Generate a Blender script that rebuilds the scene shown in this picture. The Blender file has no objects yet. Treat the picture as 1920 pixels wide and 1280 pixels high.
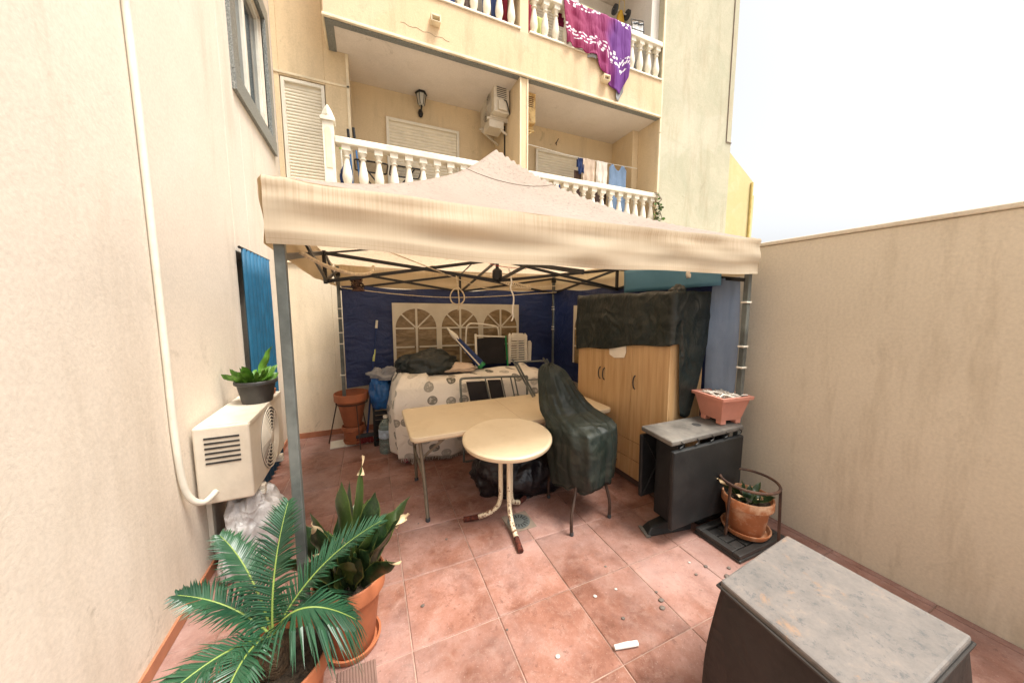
import bpy, math, random
from mathutils import Vector, Matrix, noise, Euler
random.seed(7)
R = math.radians
scene = bpy.context.scene
COL = scene.collection

# ------------------------------------------------------------------ camera, sky, sun, exposure
EYE = 1.75
cam_data = bpy.data.cameras.new('camera')
cam_data.sensor_width = 36.0
cam_data.lens = 620.0 / 1920.0 * 36.0
cam_data.clip_start = 0.05
cam_data.clip_end = 2000.0
cam = bpy.data.objects.new('camera', cam_data)
COL.objects.link(cam)
cam.location = (0, 0, EYE)
cam.rotation_euler = (R(90 - 6.08), 0, R(-23.41))
scene.camera = cam

SUN_AZ, SUN_EL = R(140), R(66)          # azimuth from +Y towards +X
world = bpy.data.worlds.new('World')
scene.world = world
world.use_nodes = True
wn = world.node_tree.nodes; wl = world.node_tree.links
bg = wn['Background']
sky = wn.new('ShaderNodeTexSky')
sky.sky_type = 'NISHITA'; sky.sun_disc = False
sky.sun_elevation = SUN_EL; sky.sun_rotation = SUN_AZ
sky.air_density = 1.0; sky.dust_density = 5.0; sky.ozone_density = 0.6
hs = wn.new('ShaderNodeHueSaturation')      # thin bright high cloud: the same sky, paler
hs.inputs['Saturation'].default_value = 0.14
wl.new(sky.outputs['Color'], hs.inputs['Color'])
wl.new(hs.outputs['Color'], bg.inputs['Color'])
bg.inputs['Strength'].default_value = 0.12

sd = bpy.data.lights.new('sun', 'SUN')
sd.energy = 2.4; sd.angle = R(20); sd.color = (1.0, 0.95, 0.86)
sun = bpy.data.objects.new('sun', sd); COL.objects.link(sun)
sdir = Vector((math.sin(SUN_AZ) * math.cos(SUN_EL), math.cos(SUN_AZ) * math.cos(SUN_EL), math.sin(SUN_EL)))
sun.rotation_euler = sdir.to_track_quat('Z', 'Y').to_euler()
sun.location = sdir * 30
vs = scene.view_settings
vs.view_transform = 'Standard'; vs.look = 'None'; vs.gamma = 1.0
vs.use_curve_mapping = False
vs.exposure = 1.2

# ------------------------------------------------------------------ helpers
ORG = {}

class MB:
    """collects geometry; build() links it as one mesh object"""
    def __init__(self):
        self.v = []; self.f = []; self.uv = {}
    def add(self, vs_, fs):
        o = len(self.v)
        self.v += [Vector(p) for p in vs_]
        self.f += [tuple(i + o for i in f) for f in fs]
        return self
    def box(self, a, b):
        x0, y0, z0 = a; x1, y1, z1 = b
        return self.add([(x0,y0,z0),(x1,y0,z0),(x1,y1,z0),(x0,y1,z0),(x0,y0,z1),(x1,y0,z1),(x1,y1,z1),(x0,y1,z1)],
                        [(0,3,2,1),(4,5,6,7),(0,1,5,4),(1,2,6,5),(2,3,7,6),(3,0,4,7)])
    def obox(self, c, size, rot=(0,0,0), m=None):
        m = m or Euler(rot).to_matrix()
        h = Vector(size) / 2; c = Vector(c)
        p = [c + m @ Vector((sx*h.x, sy*h.y, sz*h.z)) for sz in (-1,1) for sx, sy in ((-1,-1),(1,-1),(1,1),(-1,1))]
        return self.add(p, [(0,3,2,1),(4,5,6,7),(0,1,5,4),(1,2,6,5),(2,3,7,6),(3,0,4,7)])
    def bar(self, a, b, w, h=None):
        """rectangular bar from a to b"""
        a = Vector(a); b = Vector(b); d = b - a
        m = d.to_track_quat('X', 'Z').to_matrix()
        return self.obox((a + b) / 2, (d.length, w, h or w), m=m)
    def tube(self, path, r, n=8, closed=False, caps=True):
        P = [Vector(p) for p in path]; k = len(P)
        rs = r if isinstance(r, (list, tuple)) else [r] * k
        vs_ = []; ref = None
        for i, p in enumerate(P):
            if closed: t = P[(i+1) % k] - P[i-1]
            else: t = P[min(i+1, k-1)] - P[max(i-1, 0)]
            t.normalize()
            if ref is None:
                ref = Vector((0,0,1)) if abs(t.z) < .9 else Vector((1,0,0))
            u = ref - t * ref.dot(t)
            if u.length < 1e-5: u = t.orthogonal()
            u.normalize(); ref = u
            w = t.cross(u)
            for j in range(n):
                a = 2 * math.pi * j / n
                vs_.append(p + (u * math.cos(a) + w * math.sin(a)) * rs[i])
        fs = []
        for i in range(k if closed else k - 1):
            i2 = (i + 1) % k
            for j in range(n):
                j2 = (j + 1) % n
                fs.append((i*n+j, i*n+j2, i2*n+j2, i2*n+j))
        if caps and not closed:
            fs.append(tuple(reversed(range(n)))); fs.append(tuple((k-1)*n + j for j in range(n)))
        return self.add(vs_, fs)
    def lathe(self, prof, c=(0,0,0), n=32, cap=True, wob=0.0):
        c = Vector(c); vs_ = []; fs = []
        for r, z in prof:
            for j in range(n):
                a = 2 * math.pi * j / n
                rr = r * (1 + wob * noise.noise(Vector((math.cos(a)*2, math.sin(a)*2, z*5)))) if wob else r
                vs_.append(c + Vector((rr * math.cos(a), rr * math.sin(a), z)))
        for i in range(len(prof) - 1):
            for j in range(n):
                j2 = (j + 1) % n
                fs.append((i*n+j, i*n+j2, (i+1)*n+j2, (i+1)*n+j))
        if cap:
            fs.append(tuple(reversed(range(n)))); fs.append(tuple((len(prof)-1)*n + j for j in range(n)))
        return self.add(vs_, fs)
    def grid(self, fn, nu, nv, uvfn=None, closed_u=False):
        o = len(self.v); vs_ = []
        cu = nu if closed_u else nu + 1
        for i in range(cu):
            for j in range(nv + 1):
                vs_.append(fn(i / nu, j / nv))
                self.uv[o + len(vs_) - 1] = uvfn(i / nu, j / nv) if uvfn else (i / nu, j / nv)
        fs = []
        for i in range(nu):
            i2 = (i + 1) % cu
            for j in range(nv):
                fs.append((i*(nv+1)+j, i2*(nv+1)+j, i2*(nv+1)+j+1, i*(nv+1)+j+1))
        return self.add(vs_, fs)
    def prism(self, pts, off):
        """polygon pts extruded by vector off"""
        off = Vector(off); n = len(pts)
        p = [Vector(q) for q in pts]
        return self.add(p + [q + off for q in p],
                        [tuple(reversed(range(n))), tuple(range(n, 2*n))] + [(i, (i+1) % n, n + (i+1) % n, n + i) for i in range(n)])
    def build(self, name, mat, parent=None, smooth=False, bevel=0.0, solid=0.0, seg=2, local=False, subsurf=0):
        if parent is not None:
            org = ORG.get(parent.name, Vector()) if not local else Vector()
        else:
            if local: org = Vector()
            else:
                lo = [min(p[i] for p in self.v) for i in range(3)]; hi = [max(p[i] for p in self.v) for i in range(3)]
                org = Vector(((lo[0]+hi[0])/2, (lo[1]+hi[1])/2, lo[2]))
        me = bpy.data.meshes.new(name)
        me.from_pydata([tuple(p - org) for p in self.v], [], self.f)
        if self.uv:
            l = me.uv_layers.new(name='UVMap')
            for lp in me.loops: l.data[lp.index].uv = self.uv.get(lp.vertex_index, (0, 0))
        me.update()
        if smooth:
            me.polygons.foreach_set('use_smooth', [True] * len(me.polygons))
            if smooth != 'all':
                try: me.set_sharp_from_angle(angle=R(40))
                except Exception: pass
        me.materials.append(mat if not isinstance(mat, str) else M[mat])
        o = bpy.data.objects.new(name, me); COL.objects.link(o)
        if parent is not None: o.parent = parent
        else: o.location = org
        ORG[o.name] = org
        if solid:
            md = o.modifiers.new('thickness', 'SOLIDIFY'); md.thickness = solid; md.offset = 0
        if subsurf:
            md = o.modifiers.new('smooth', 'SUBSURF'); md.levels = subsurf; md.render_levels = subsurf
        if bevel:
            md = o.modifiers.new('edges', 'BEVEL'); md.width = bevel; md.segments = seg; md.limit_method = 'ANGLE'; md.angle_limit = R(40)
        return o

def tag(o, label=None, cat=None, group=None, kind=None):
    if label: o['label'] = label
    if cat: o['category'] = cat
    if group: o['group'] = group
    if kind: o['kind'] = kind
    return o

def thing(name, label, cat, loc=(0,0,0), group=None, rotz=0.0):
    o = bpy.data.objects.new(name, None); COL.objects.link(o)
    o.empty_display_size = .1
    o.location = loc; o.rotation_euler = (0, 0, rotz)
    ORG[o.name] = Vector(loc)
    return tag(o, label, cat, group)

def link_copy(src, name, parent):
    """another object sharing src's mesh (and modifiers)"""
    c = src.copy(); c.name = name; COL.objects.link(c); c.parent = parent
    ORG[c.name] = ORG.get(src.name, Vector())
    return c

def N3(p, s=1.0): return noise.noise(Vector(p) * s)
def bez(a, b, c, t):
    a, b, c = Vector(a), Vector(b), Vector(c)
    return a * (1-t)**2 + b * 2*t*(1-t) + c * t*t
def smoothpath(pts, n=6):
    """Catmull-Rom through pts"""
    P = [Vector(p) for p in pts]; out = []
    for i in range(len(P) - 1):
        p0 = P[max(i-1, 0)]; p1 = P[i]; p2 = P[i+1]; p3 = P[min(i+2, len(P)-1)]
        for k in range(n):
            t = k / n
            out.append(0.5 * ((2*p1) + (p2-p0)*t + (2*p0-5*p1+4*p2-p3)*t*t + (3*p1-p0-3*p2+p3)*t**3))
    out.append(P[-1]); return out

# ------------------------------------------------------------------ materials
M = {}
class NT:
    def __init__(self, name):
        self.m = bpy.data.materials.new(name); self.m.use_nodes = True
        self.n = self.m.node_tree.nodes; self.l = self.m.node_tree.links
        self.b = self.n['Principled BSDF']; M[name] = self.m
        self.tc = self.n.new('ShaderNodeTexCoord')
    def link(self, a, b): self.l.new(a, b)
    def mapped(self, coord='Object', scale=(1,1,1), rot=(0,0,0), loc=(0,0,0)):
        mp = self.n.new('ShaderNodeMapping'); mp.inputs['Scale'].default_value = scale
        mp.inputs['Rotation'].default_value = rot; mp.inputs['Location'].default_value = loc
        self.link(self.tc.outputs[coord], mp.inputs['Vector']); return mp.outputs['Vector']
    def noise(self, scale, vec=None, detail=4, rough=.6, dist=0):
        t = self.n.new('ShaderNodeTexNoise'); t.inputs['Scale'].default_value = scale
        t.inputs['Detail'].default_value = detail; t.inputs['Roughness'].default_value = rough; t.inputs['Distortion'].default_value = dist
        self.link(vec if vec is not None else self.tc.outputs['Object'], t.inputs['Vector']); return t.outputs['Fac']
    def voronoi(self, scale, vec=None, feature='F1', rnd=1.0):
        t = self.n.new('ShaderNodeTexVoronoi'); t.feature = feature; t.inputs['Scale'].default_value = scale
        t.inputs['Randomness'].default_value = rnd
        self.link(vec if vec is not None else self.tc.outputs['Object'], t.inputs['Vector']); return t
    def ramp(self, fac, stops, interp='LINEAR'):
        r = self.n.new('ShaderNodeValToRGB'); r.color_ramp.interpolation = interp
        e = r.color_ramp.elements
        while len(e) < len(stops): e.new(0.5)
        for k, (p, c) in enumerate(stops):
            e[k].position = p
            e[k].color = (c, c, c, 1) if isinstance(c, (int, float)) else (*c, 1)
        self.link(fac, r.inputs['Fac']); return r.outputs['Color']
    def mix(self, fac, a, b, mode='MIX'):
        x = self.n.new('ShaderNodeMix'); x.data_type = 'RGBA'; x.blend_type = mode
        for sock, val in ((x.inputs[0], fac), (x.inputs[6], a), (x.inputs[7], b)):
            if isinstance(val, (int, float)): sock.default_value = val
            elif isinstance(val, (tuple, list)): sock.default_value = (*val, 1)
            else: self.link(val, sock)
        return x.outputs[2]
    def math(self, op, a, b=None, c=None):
        x = self.n.new('ShaderNodeMath'); x.operation = op
        for k, val in enumerate((a, b, c)):
            if val is None: continue
            if isinstance(val, (int, float)): x.inputs[k].default_value = val
            else: self.link(val, x.inputs[k])
        return x.outputs[0]
    def sep(self, vec):
        s = self.n.new('ShaderNodeSeparateXYZ'); self.link(vec, s.inputs[0]); return s.outputs
    def bump(self, h, strength=.3, dist=.01):
        b = self.n.new('ShaderNodeBump'); b.inputs['Strength'].default_value = strength; b.inputs['Distance'].default_value = dist
        self.link(h, b.inputs['Height']); self.link(b.outputs['Normal'], self.b.inputs['Normal']); return b
    def base(self, c):
        if isinstance(c, (tuple, list)): self.b.inputs['Base Color'].default_value = (*c, 1)
        else: self.link(c, self.b.inputs['Base Color'])
        self.c = c
    def set(self, **k):
        for a, v in k.items(): self.b.inputs[a.replace('_', ' ')].default_value = v
        return self
    def translucent(self, amt, tint=(1,1,1)):
        tr = self.n.new('ShaderNodeBsdfTranslucent'); mx = self.n.new('ShaderNodeMixShader')
        col = self.mix(1.0, self.c, tint, 'MULTIPLY')
        self.link(col, tr.inputs['Color'])
        mx.inputs[0].default_value = amt
        self.link(self.b.outputs[0], mx.inputs[1]); self.link(tr.outputs[0], mx.inputs[2])
        self.link(mx.outputs[0], self.n['Material Output'].inputs['Surface'])

def mat(name, col, rough=.6, var=.12, vs=5.0, bump=.15, bs=80.0, metal=0.0, stain=None, stain_amt=.5, stain_scale=3.0, spec=.4, bd=.004, objvar=0.0):
    t = NT(name)
    dark = tuple(c * (1 - var * 1.6) for c in col); light = tuple(min(1, c * (1 + var)) for c in col)
    c = t.ramp(t.noise(vs, detail=6), [(.3, dark), (.7, light)])
    if stain:
        c = t.mix(t.math('MULTIPLY', t.ramp(t.noise(stain_scale, detail=8, rough=.7), [(.48, 0.0), (.68, 1.0)]), stain_amt), c, stain)
    if objvar:
        oi = t.n.new('ShaderNodeObjectInfo')
        k = t.math('MULTIPLY_ADD', oi.outputs['Random'], objvar, 1 - objvar / 2)
        c = t.mix(1.0, c, t.mix(k, (0,0,0), (1,1,1)), 'MULTIPLY')
    t.base(c)
    t.set(Roughness=rough, Metallic=metal); t.b.inputs['Specular IOR Level'].default_value = spec
    if bump: t.bump(t.noise(bs, detail=3), bump, bd)
    return t
# plaster, stone, tile ------------------------------------------------
def plaster(name, col, grime=(.35,.27,.17), amt=.35, green=None, bump=.35, scale=1.3):
    t = NT(name)
    c = t.ramp(t.noise(.8, detail=6), [(.3, tuple(k*.9 for k in col)), (.7, tuple(min(1, k*1.05) for k in col))])
    drip = t.noise(1.6, t.mapped('Object', (2.2, 2.2, .35)), detail=8, rough=.7)
    c = t.mix(t.math('MULTIPLY', t.ramp(drip, [(.5, 0.0), (.75, 1.0)]), amt), c, grime)
    scuff = t.math('MULTIPLY', t.ramp(t.noise(3.2, detail=10, rough=.8, dist=.7), [(.56, 0.0), (.66, 1.0)]), t.ramp(t.noise(.7, detail=3), [(.45, 0.0), (.62, 1.0)]))
    c = t.mix(t.math('MULTIPLY', scuff, .45), c, tuple(k*.55 for k in grime))
    patch = t.ramp(t.noise(.55, detail=2, dist=1.0), [(.55, 0.0), (.60, .07)])
    c = t.mix(patch, c, (.9, .86, .8))
    if green:
        g = t.noise(scale, detail=8, rough=.75, dist=.8)
        c = t.mix(t.math('MULTIPLY', t.ramp(g, [(.42, 0.0), (.66, 1.0)]), .55), c, green)
        g2 = t.noise(9, t.mapped('Object', (1, 1, 2.2)), detail=8, rough=.8)
        c = t.mix(t.math('MULTIPLY', t.ramp(g2, [(.58, 0.0), (.72, 1.0)]), .45), c, grime)
    fine = t.noise(60, detail=2)
    c = t.mix(.25, c, t.ramp(fine, [(.3, .55), (.7, 1.0)]), 'MULTIPLY')
    t.base(c); t.set(Roughness=.9); t.b.inputs['Specular IOR Level'].default_value = .2
    t.bump(t.math('ADD', t.math('MULTIPLY', t.noise(75, detail=3), .55), t.math('MULTIPLY', t.noise(9, detail=5, rough=.6, dist=.8), 1.5)), bump, .006)
    return t
plaster('plaster_cream', (.73, .575, .37), amt=.42)
plaster('plaster_peach', (.70, .53, .34), amt=.65)
plaster('plaster_wing', (.77, .68, .57), amt=.3, bump=.2)
plaster('plaster_patio', (.74, .62, .45), amt=.4)
plaster('plaster_boundary', (.74, .66, .52), amt=.55, bump=.25)
plaster('plaster_weathered', (.54, .50, .37), green=(.38, .38, .27), amt=.7)
plaster('plaster_yellow', (.66, .54, .29), green=(.5, .47, .22), amt=.2)
plaster('soffit_white', (.76, .68, .60), amt=.15, bump=.15)
plaster('balcony_white', (.78, .74, .68), amt=.15, bump=.2)
mat('trim_cream', (.80, .68, .48), .7, stain=(.4,.3,.18), stain_amt=.3)
mat('white_stone', (.80, .74, .62), .6, var=.06, stain=(.45,.36,.22), stain_amt=.35, stain_scale=6, bump=.2)
t = NT('granite')
v = t.noise(140, detail=4, rough=.8)
t.base(t.ramp(v, [(.35, (.05,.055,.055)), (.5, (.16,.17,.16)), (.65, (.42,.42,.39))])); t.set(Roughness=.35)
t = NT('floor_tile')
oi = t.n.new('ShaderNodeObjectInfo')
off = t.n.new('ShaderNodeVectorMath'); off.operation = 'ADD'
loc = t.n.new('ShaderNodeVectorMath'); loc.operation = 'SCALE'; loc.inputs['Scale'].default_value = 3.7
t.link(oi.outputs['Location'], loc.inputs[0])
t.link(t.tc.outputs['Object'], off.inputs[0]); t.link(loc.outputs[0], off.inputs[1])
vec = off.outputs[0]
c = t.ramp(t.noise(3.5, vec, 8, .7), [(.3, (.125,.045,.027)), (.52, (.27,.122,.085)), (.75, (.42,.235,.19))])
c = t.mix(t.math('MULTIPLY', t.ramp(t.noise(9, vec, 8, .75, .6), [(.5, 0.0), (.66, 1.0)]), .6), c, (.37,.225,.18))
c = t.mix(t.math('MULTIPLY', t.ramp(t.noise(14, vec, 6, .8, .5), [(.57, 0.0), (.68, 1.0)]), .75), c, (.115,.036,.020))
wpos = t.n.new('ShaderNodeNewGeometry').outputs['Position']
c = t.mix(t.math('MULTIPLY', t.ramp(t.noise(1.1, wpos, 6, .65), [(.42, 0.0), (.7, 1.0)]), .6), c, (.47,.335,.31))   # dust
c = t.mix(t.math('MULTIPLY', t.ramp(t.noise(120, wpos, 3, .7), [(.60, 0.0), (.72, 1.0)]), .45), c, (.62,.50,.44))
c = t.mix(t.math('MULTIPLY', t.ramp(t.noise(30, wpos, 4, .75), [(.60, 0.0), (.70, 1.0)]), .6), c, (.11,.05,.035))
gr = t.math('MULTIPLY', t.ramp(t.noise(5.5, wpos, 8, .8, .8), [(.55, 0.0), (.68, 1.0)]), t.ramp(t.noise(.9, wpos, 2), [(.42, 0.0), (.6, 1.0)]))
c = t.mix(t.math('MULTIPLY', gr, .5), c, (.12,.085,.075))
k = t.math('MULTIPLY_ADD', oi.outputs['Random'], .20, .80)
c = t.mix(1.0, c, t.mix(k, (0,0,0), (1,1,1)), 'MULTIPLY')
t.base(c); t.link(t.ramp(t.noise(6, vec), [(.3, .38), (.7, .62)]), t.b.inputs['Roughness']); t.b.inputs['Specular IOR Level'].default_value = .35
t.bump(t.noise(55, vec, 5, .7), .25, .004)
mat('grout', (.40, .27, .215), .9, var=.2, vs=9, stain=(.12,.08,.06), stain_amt=.75, stain_scale=1.4)
mat('grout_dark', (.22, .17, .13), .9, var=.2)
mat('skirting', (.42, .17, .09), .5, var=.2)
mat('earth', (.30, .25, .19), .95)
# metals, plastics, fabrics --------------------------------------------
mat('steel_grey', (.15, .165, .155), .42, var=.35, vs=4, metal=.25, stain=(.05,.055,.05), stain_amt=.7, stain_scale=2.2)
mat('black_metal', (.022, .02, .018), .45, var=.3, metal=.3)
mat('brown_metal', (.05, .028, .02), .5, var=.3)
mat('rusty_iron', (.075, .04, .028), .7, var=.4, stain=(.16,.07,.03), stain_amt=.6, stain_scale=20)
mat('rust', (.10, .022, .012), .9, var=.5, vs=40, stain=(.02,.012,.01), stain_amt=.7, stain_scale=30, bump=.6)
t = mat('leg_white', (.78, .68, .48), .45, var=.05)
tz = NT('leg_white_rust')
rst = tz.noise(38, detail=6, rough=.75)
zz = tz.sep(tz.tc.outputs['Object'])[2]
low = tz.ramp(zz, [(.05, .16), (.5, 0.0)])
c = tz.mix(tz.ramp(tz.math('ADD', rst, low), [(.66, 0.0), (.70, 1.0)]), (.80,.70,.50), (.16,.05,.02))
tz.base(c); tz.set(Roughness=.45); tz.bump(rst, .3, .003)
mat('table_cream', (.74, .615, .42), .42, var=.06, vs=2.5, stain=(.50,.38,.22), stain_amt=.4, stain_scale=5, bump=.05)
mat('table_leg', (.20, .175, .13), .4, var=.25, metal=.4)
mat('white_plastic', (.72, .68, .58), .5, var=.08, stain=(.45,.38,.28), stain_amt=.3)
mat('ac_white', (.66, .59, .48), .5, var=.08, stain=(.42,.34,.22), stain_amt=.35)
mat('ac_rusty', (.70, .50, .22), .6, var=.15, stain=(.30,.13,.03), stain_amt=.9, stain_scale=16)
mat('dark_gap', (.03, .03, .03), .8, bump=0)
mat('shutter', (.78, .70, .55), .5, var=.06)
mat('shutter_frame', (.76, .70, .58), .5, var=.05)
mat('black_plastic', (.013, .0145, .0155), .5, var=.25, stain=(.032,.032,.030), stain_amt=.6, stain_scale=2.5)
mat('dusty_top', (.12, .112, .10), .6, var=.3, vs=5, stain=(.24,.22,.19), stain_amt=.6, stain_scale=4)
mat('dark_metal_grey', (.04, .038, .036), .45, var=.3)
mat('black_fabric', (.014, .012, .013), .8, var=.3)
mat('terracotta', (.40, .130, .055), .65, var=.18, vs=6, stain=(.30,.11,.05), stain_amt=.5)
mat('terracotta_lime', (.42, .16, .065), .7, var=.15, vs=5, stain=(.66,.48,.32), stain_amt=.85, stain_scale=7)
mat('terracotta_pale', (.56, .28, .21), .6, var=.1, stain=(.42,.19,.13), stain_amt=.5)
mat('pink_plastic', (.58, .25, .185), .5, var=.08, stain=(.46,.2,.14), stain_amt=.4)
mat('soil', (.055, .036, .022), .95, var=.5, vs=30, bump=.8, bs=60, bd=.02)
mat('rope', (.66, .56, .40), .85, var=.2, vs=40)
mat('rope_white', (.78, .76, .70), .8, var=.1, vs=40)
mat('red_cord', (.45, .06, .05), .7)
mat('green_plastic', (.02, .22, .07), .4)
mat('blue_handle', (.05, .16, .38), .4)
mat('broom_red', (.22, .03, .03), .8, var=.35, vs=60)
mat('lime_plastic', (.25, .55, .06), .45)
mat('navy_cloth', (.02, .04, .13), .8)
mat('teal_curtain', (.010, .095, .18), .6, var=.2)
mat('beige_cloth', (.60, .47, .36), .9); mat('white_cloth', (.74, .68, .60), .9); mat('blueT_cloth', (.17, .25, .38), .9)
mat('brown_cloth', (.12, .075, .06), .9); mat('teal_cloth', (.02, .25, .40), .9); mat('red_cloth', (.30, .02, .04), .9)
mat('lime_cloth', (.55, .60, .22), .9); mat('pure_white_cloth', (.80, .80, .80), .9); mat('yellow_toy', (.62, .36, .03), .4)
mat('grey_cloth', (.30, .30, .31), .9); mat('rubber', (.05, .055, .06), .7)
mat('lamp_black', (.012, .012, .013), .35, var=.2)
mat('frost_glass', (.55, .53, .47), .3)
mat('paper', (.80, .74, .64), .8, var=.06); mat('cardboard', (.47, .34, .22), .85); mat('mat_ribbed', (.20, .12, .095), .8)
mat('pebble', (.16, .13, .11), .8, objvar=.5); mat('tube_white', (.76, .73, .70), .8); mat('plaster_chip', (.50, .46, .42), .9)
mat('yellow_strip', (.70, .55, .22), .6)
t = mat('window_glass', (.05, .07, .08), .08, var=.3, spec=.6, bump=0)
# water in a bottle, clear plastic
t = NT('bottle_plastic'); t.base((.55, .66, .62)); t.set(Roughness=.12); t.b.inputs['Transmission Weight'].default_value = .75; t.b.inputs['IOR'].default_value = 1.25
mat('bottle_label', (.45, .55, .66), .5, var=.3, vs=25)
# folded plastic sheeting
def sheeting(name, col, dust, rough=.35, amt=.6, wr=1.0, stretch=1.0):
    t = NT(name); sv = t.mapped('Object', (1, 1, stretch), (.15, .1, 0))
    c = t.ramp(t.noise(2.5, detail=6, rough=.7), [(.3, tuple(k*.6 for k in col)), (.7, tuple(k*1.3 for k in col))])
    c = t.mix(t.math('MULTIPLY', t.ramp(t.noise(3.2, t.mapped('Object', (1,1,2.2)), 3, .55, 1.6), [(.5, 0.0), (.72, 1.0)]), amt), c, dust)
    t.base(c); t.link(t.ramp(t.noise(4), [(.3, rough*.7), (.7, rough*1.5)]), t.b.inputs['Roughness'])
    r1 = t.math('ABSOLUTE', t.math('SUBTRACT', t.noise(4.5, sv, 1, .4, .8), .5))
    r2 = t.math('ABSOLUTE', t.math('SUBTRACT', t.noise(11, sv, 1, .5, .6), .5))
    r3 = t.math('ABSOLUTE', t.math('SUBTRACT', t.noise(34, sv, 1, .5, .8), .5))
    h = t.math('ADD', t.math('ADD', t.math('MULTIPLY', r1, -1.0), t.math('MULTIPLY', r2, -.30)), t.math('MULTIPLY', r3, -.07))
    t.bump(h, .75 * wr, .08); return t
sheeting('tarp_green', (.010, .018, .014), (.058, .066, .050), .50, .55, .8, .5)
sheeting('tarp_dark', (.010, .016, .0145), (.045, .048, .040), .38, .6, .8, .8)
sheeting('bag_black', (.010, .009, .012), (.02, .018, .018), .35, .4)
sheeting('bag_blue', (.02, .12, .36), (.05, .20, .50), .35, .4)
sheeting('wrap_white', (.60, .58, .57), (.33, .32, .36), .35, .7, 1.3)
sheeting('grill_cover', (.017, .013, .011), (.03, .022, .018), .55, .3, .5)
t = NT('panel_blue')
c = t.ramp(t.noise(1.8, detail=6), [(.3, (.011, .020, .075)), (.7, (.022, .042, .140))])
c = t.mix(t.math('MULTIPLY', t.ramp(t.noise(4, detail=8, rough=.75), [(.55, 0.0), (.75, 1.0)]), .3), c, (.10,.085,.11))
t.base(c); t.set(Roughness=.5); t.bump(t.math('ADD', t.noise(3.5, t.mapped('Object', (1, 1, 2.2), (0, .5, 0)), 4, .5, 1.0), t.math('MULTIPLY', t.noise(16, None, 3, .6, 1.2), .2)), .6, .06); t.translucent(.18)
t = NT('sheet_blue'); t.base(t.ramp(t.noise(2), [(.3, (.10,.27,.40)), (.7, (.14,.34,.50))])); t.set(Roughness=.5); t.translucent(.3)
t = NT('panel_grey'); t.base(t.ramp(t.noise(2), [(.3, (.16,.22,.33)), (.7, (.24,.31,.43))])); t.set(Roughness=.5)
t.bump(t.noise(5, t.mapped('Object', (1, 1, .4)), 4, .5, 1.0), .6, .04); t.translucent(.35)
t = NT('panel_white'); t.base(t.ramp(t.noise(3, detail=6), [(.3, (.64,.58,.46)), (.7, (.80,.75,.62))])); t.set(Roughness=.5); t.translucent(.25)
t = NT('pane_film')      # dusty clear vinyl in front of the wall behind
c = t.ramp(t.noise(3.2, t.mapped('Object', (1, 1, 2.4), (0, .7, 0)), 6, .6, 1.2), [(.3, (.15,.10,.045)), (.5, (.29,.20,.10)), (.75, (.50,.38,.22))])
t.base(c); t.set(Roughness=.28); t.bump(t.noise(4, t.mapped('Object', (1, 1, 2.4), (0, .7, 0)), 4, .5, 1.2), .5, .05); t.translucent(.25)
# canopy cloth
t = NT('canopy_cloth')
c = t.ramp(t.noise(1.3, detail=6), [(.3, (.56,.475,.41)), (.7, (.68,.60,.53))])
sp = t.noise(34, detail=6, rough=.9)
patch = t.ramp(t.noise(1.2, detail=5), [(.35, .25), (.6, 1.0)])
c = t.mix(t.math('MULTIPLY', t.ramp(sp, [(.52, 0.0), (.63, 1.0)]), t.math('MULTIPLY', patch, .7)), c, (.27,.19,.165))
c = t.mix(t.math('MULTIPLY', t.ramp(t.noise(30, detail=3, rough=.7), [(.66, 0.0), (.72, 1.0)]), .7), c, (.12,.09,.075))
t.base(c); t.set(Roughness=.85); t.bump(t.math('ADD', t.noise(350, detail=1), t.math('MULTIPLY', t.noise(4, detail=3, dist=.6), 6.0)), .22, .006); t.translucent(.60, (1.0,.88,.70))
def valance(name, streak):
    t = NT(name)
    uv = t.sep(t.tc.outputs['UV'])
    c = t.ramp(t.noise(1.6, detail=6), [(.3, (.53,.44,.315)), (.7, (.60,.505,.375))])
    st = t.noise(1.0, t.mapped('UV', (110, .3, 1)), 1, .5)
    top = t.ramp(uv[1], [(.0, .45), (.12, .5), (.25, .18), (.55, .35), (.80, 1.0), (.93, .9), (1.0, .3)])
    a = t.math('MULTIPLY', t.ramp(st, [(.45, 0.0), (.60, 1.0)]), t.math('MULTIPLY', top, streak))
    reg = t.ramp(t.noise(1.6, t.mapped('UV', (1.0, .3, 1), (0,0,0), (3.1, 0, 0)), 3), [(.33, .25), (.6, 1.0)])
    c = t.mix(t.math('MULTIPLY', a, reg), c, (.30,.17,.075))
    band = t.ramp(t.noise(1.0, t.mapped('UV', (.7, 4.5, 1)), 2, .4, .3), [(.42, 0.0), (.75, 1.0)])
    c = t.mix(t.math('MULTIPLY', band, .10), c, (.42,.31,.18))
    hem = t.ramp(uv[1], [(.075, 0.0), (.082, 1.0), (.088, 0.0)])
    c = t.mix(t.math('MULTIPLY', hem, .5), c, (.34,.24,.14))
    t.base(c); t.set(Roughness=.8); t.bump(t.noise(1.0, t.mapped('UV', (.8, 4.0, 1)), 0, .4, .2), .45, .03); t.translucent(.32, (1.0,.84,.58))
valance('valance_cloth', .28)
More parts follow.
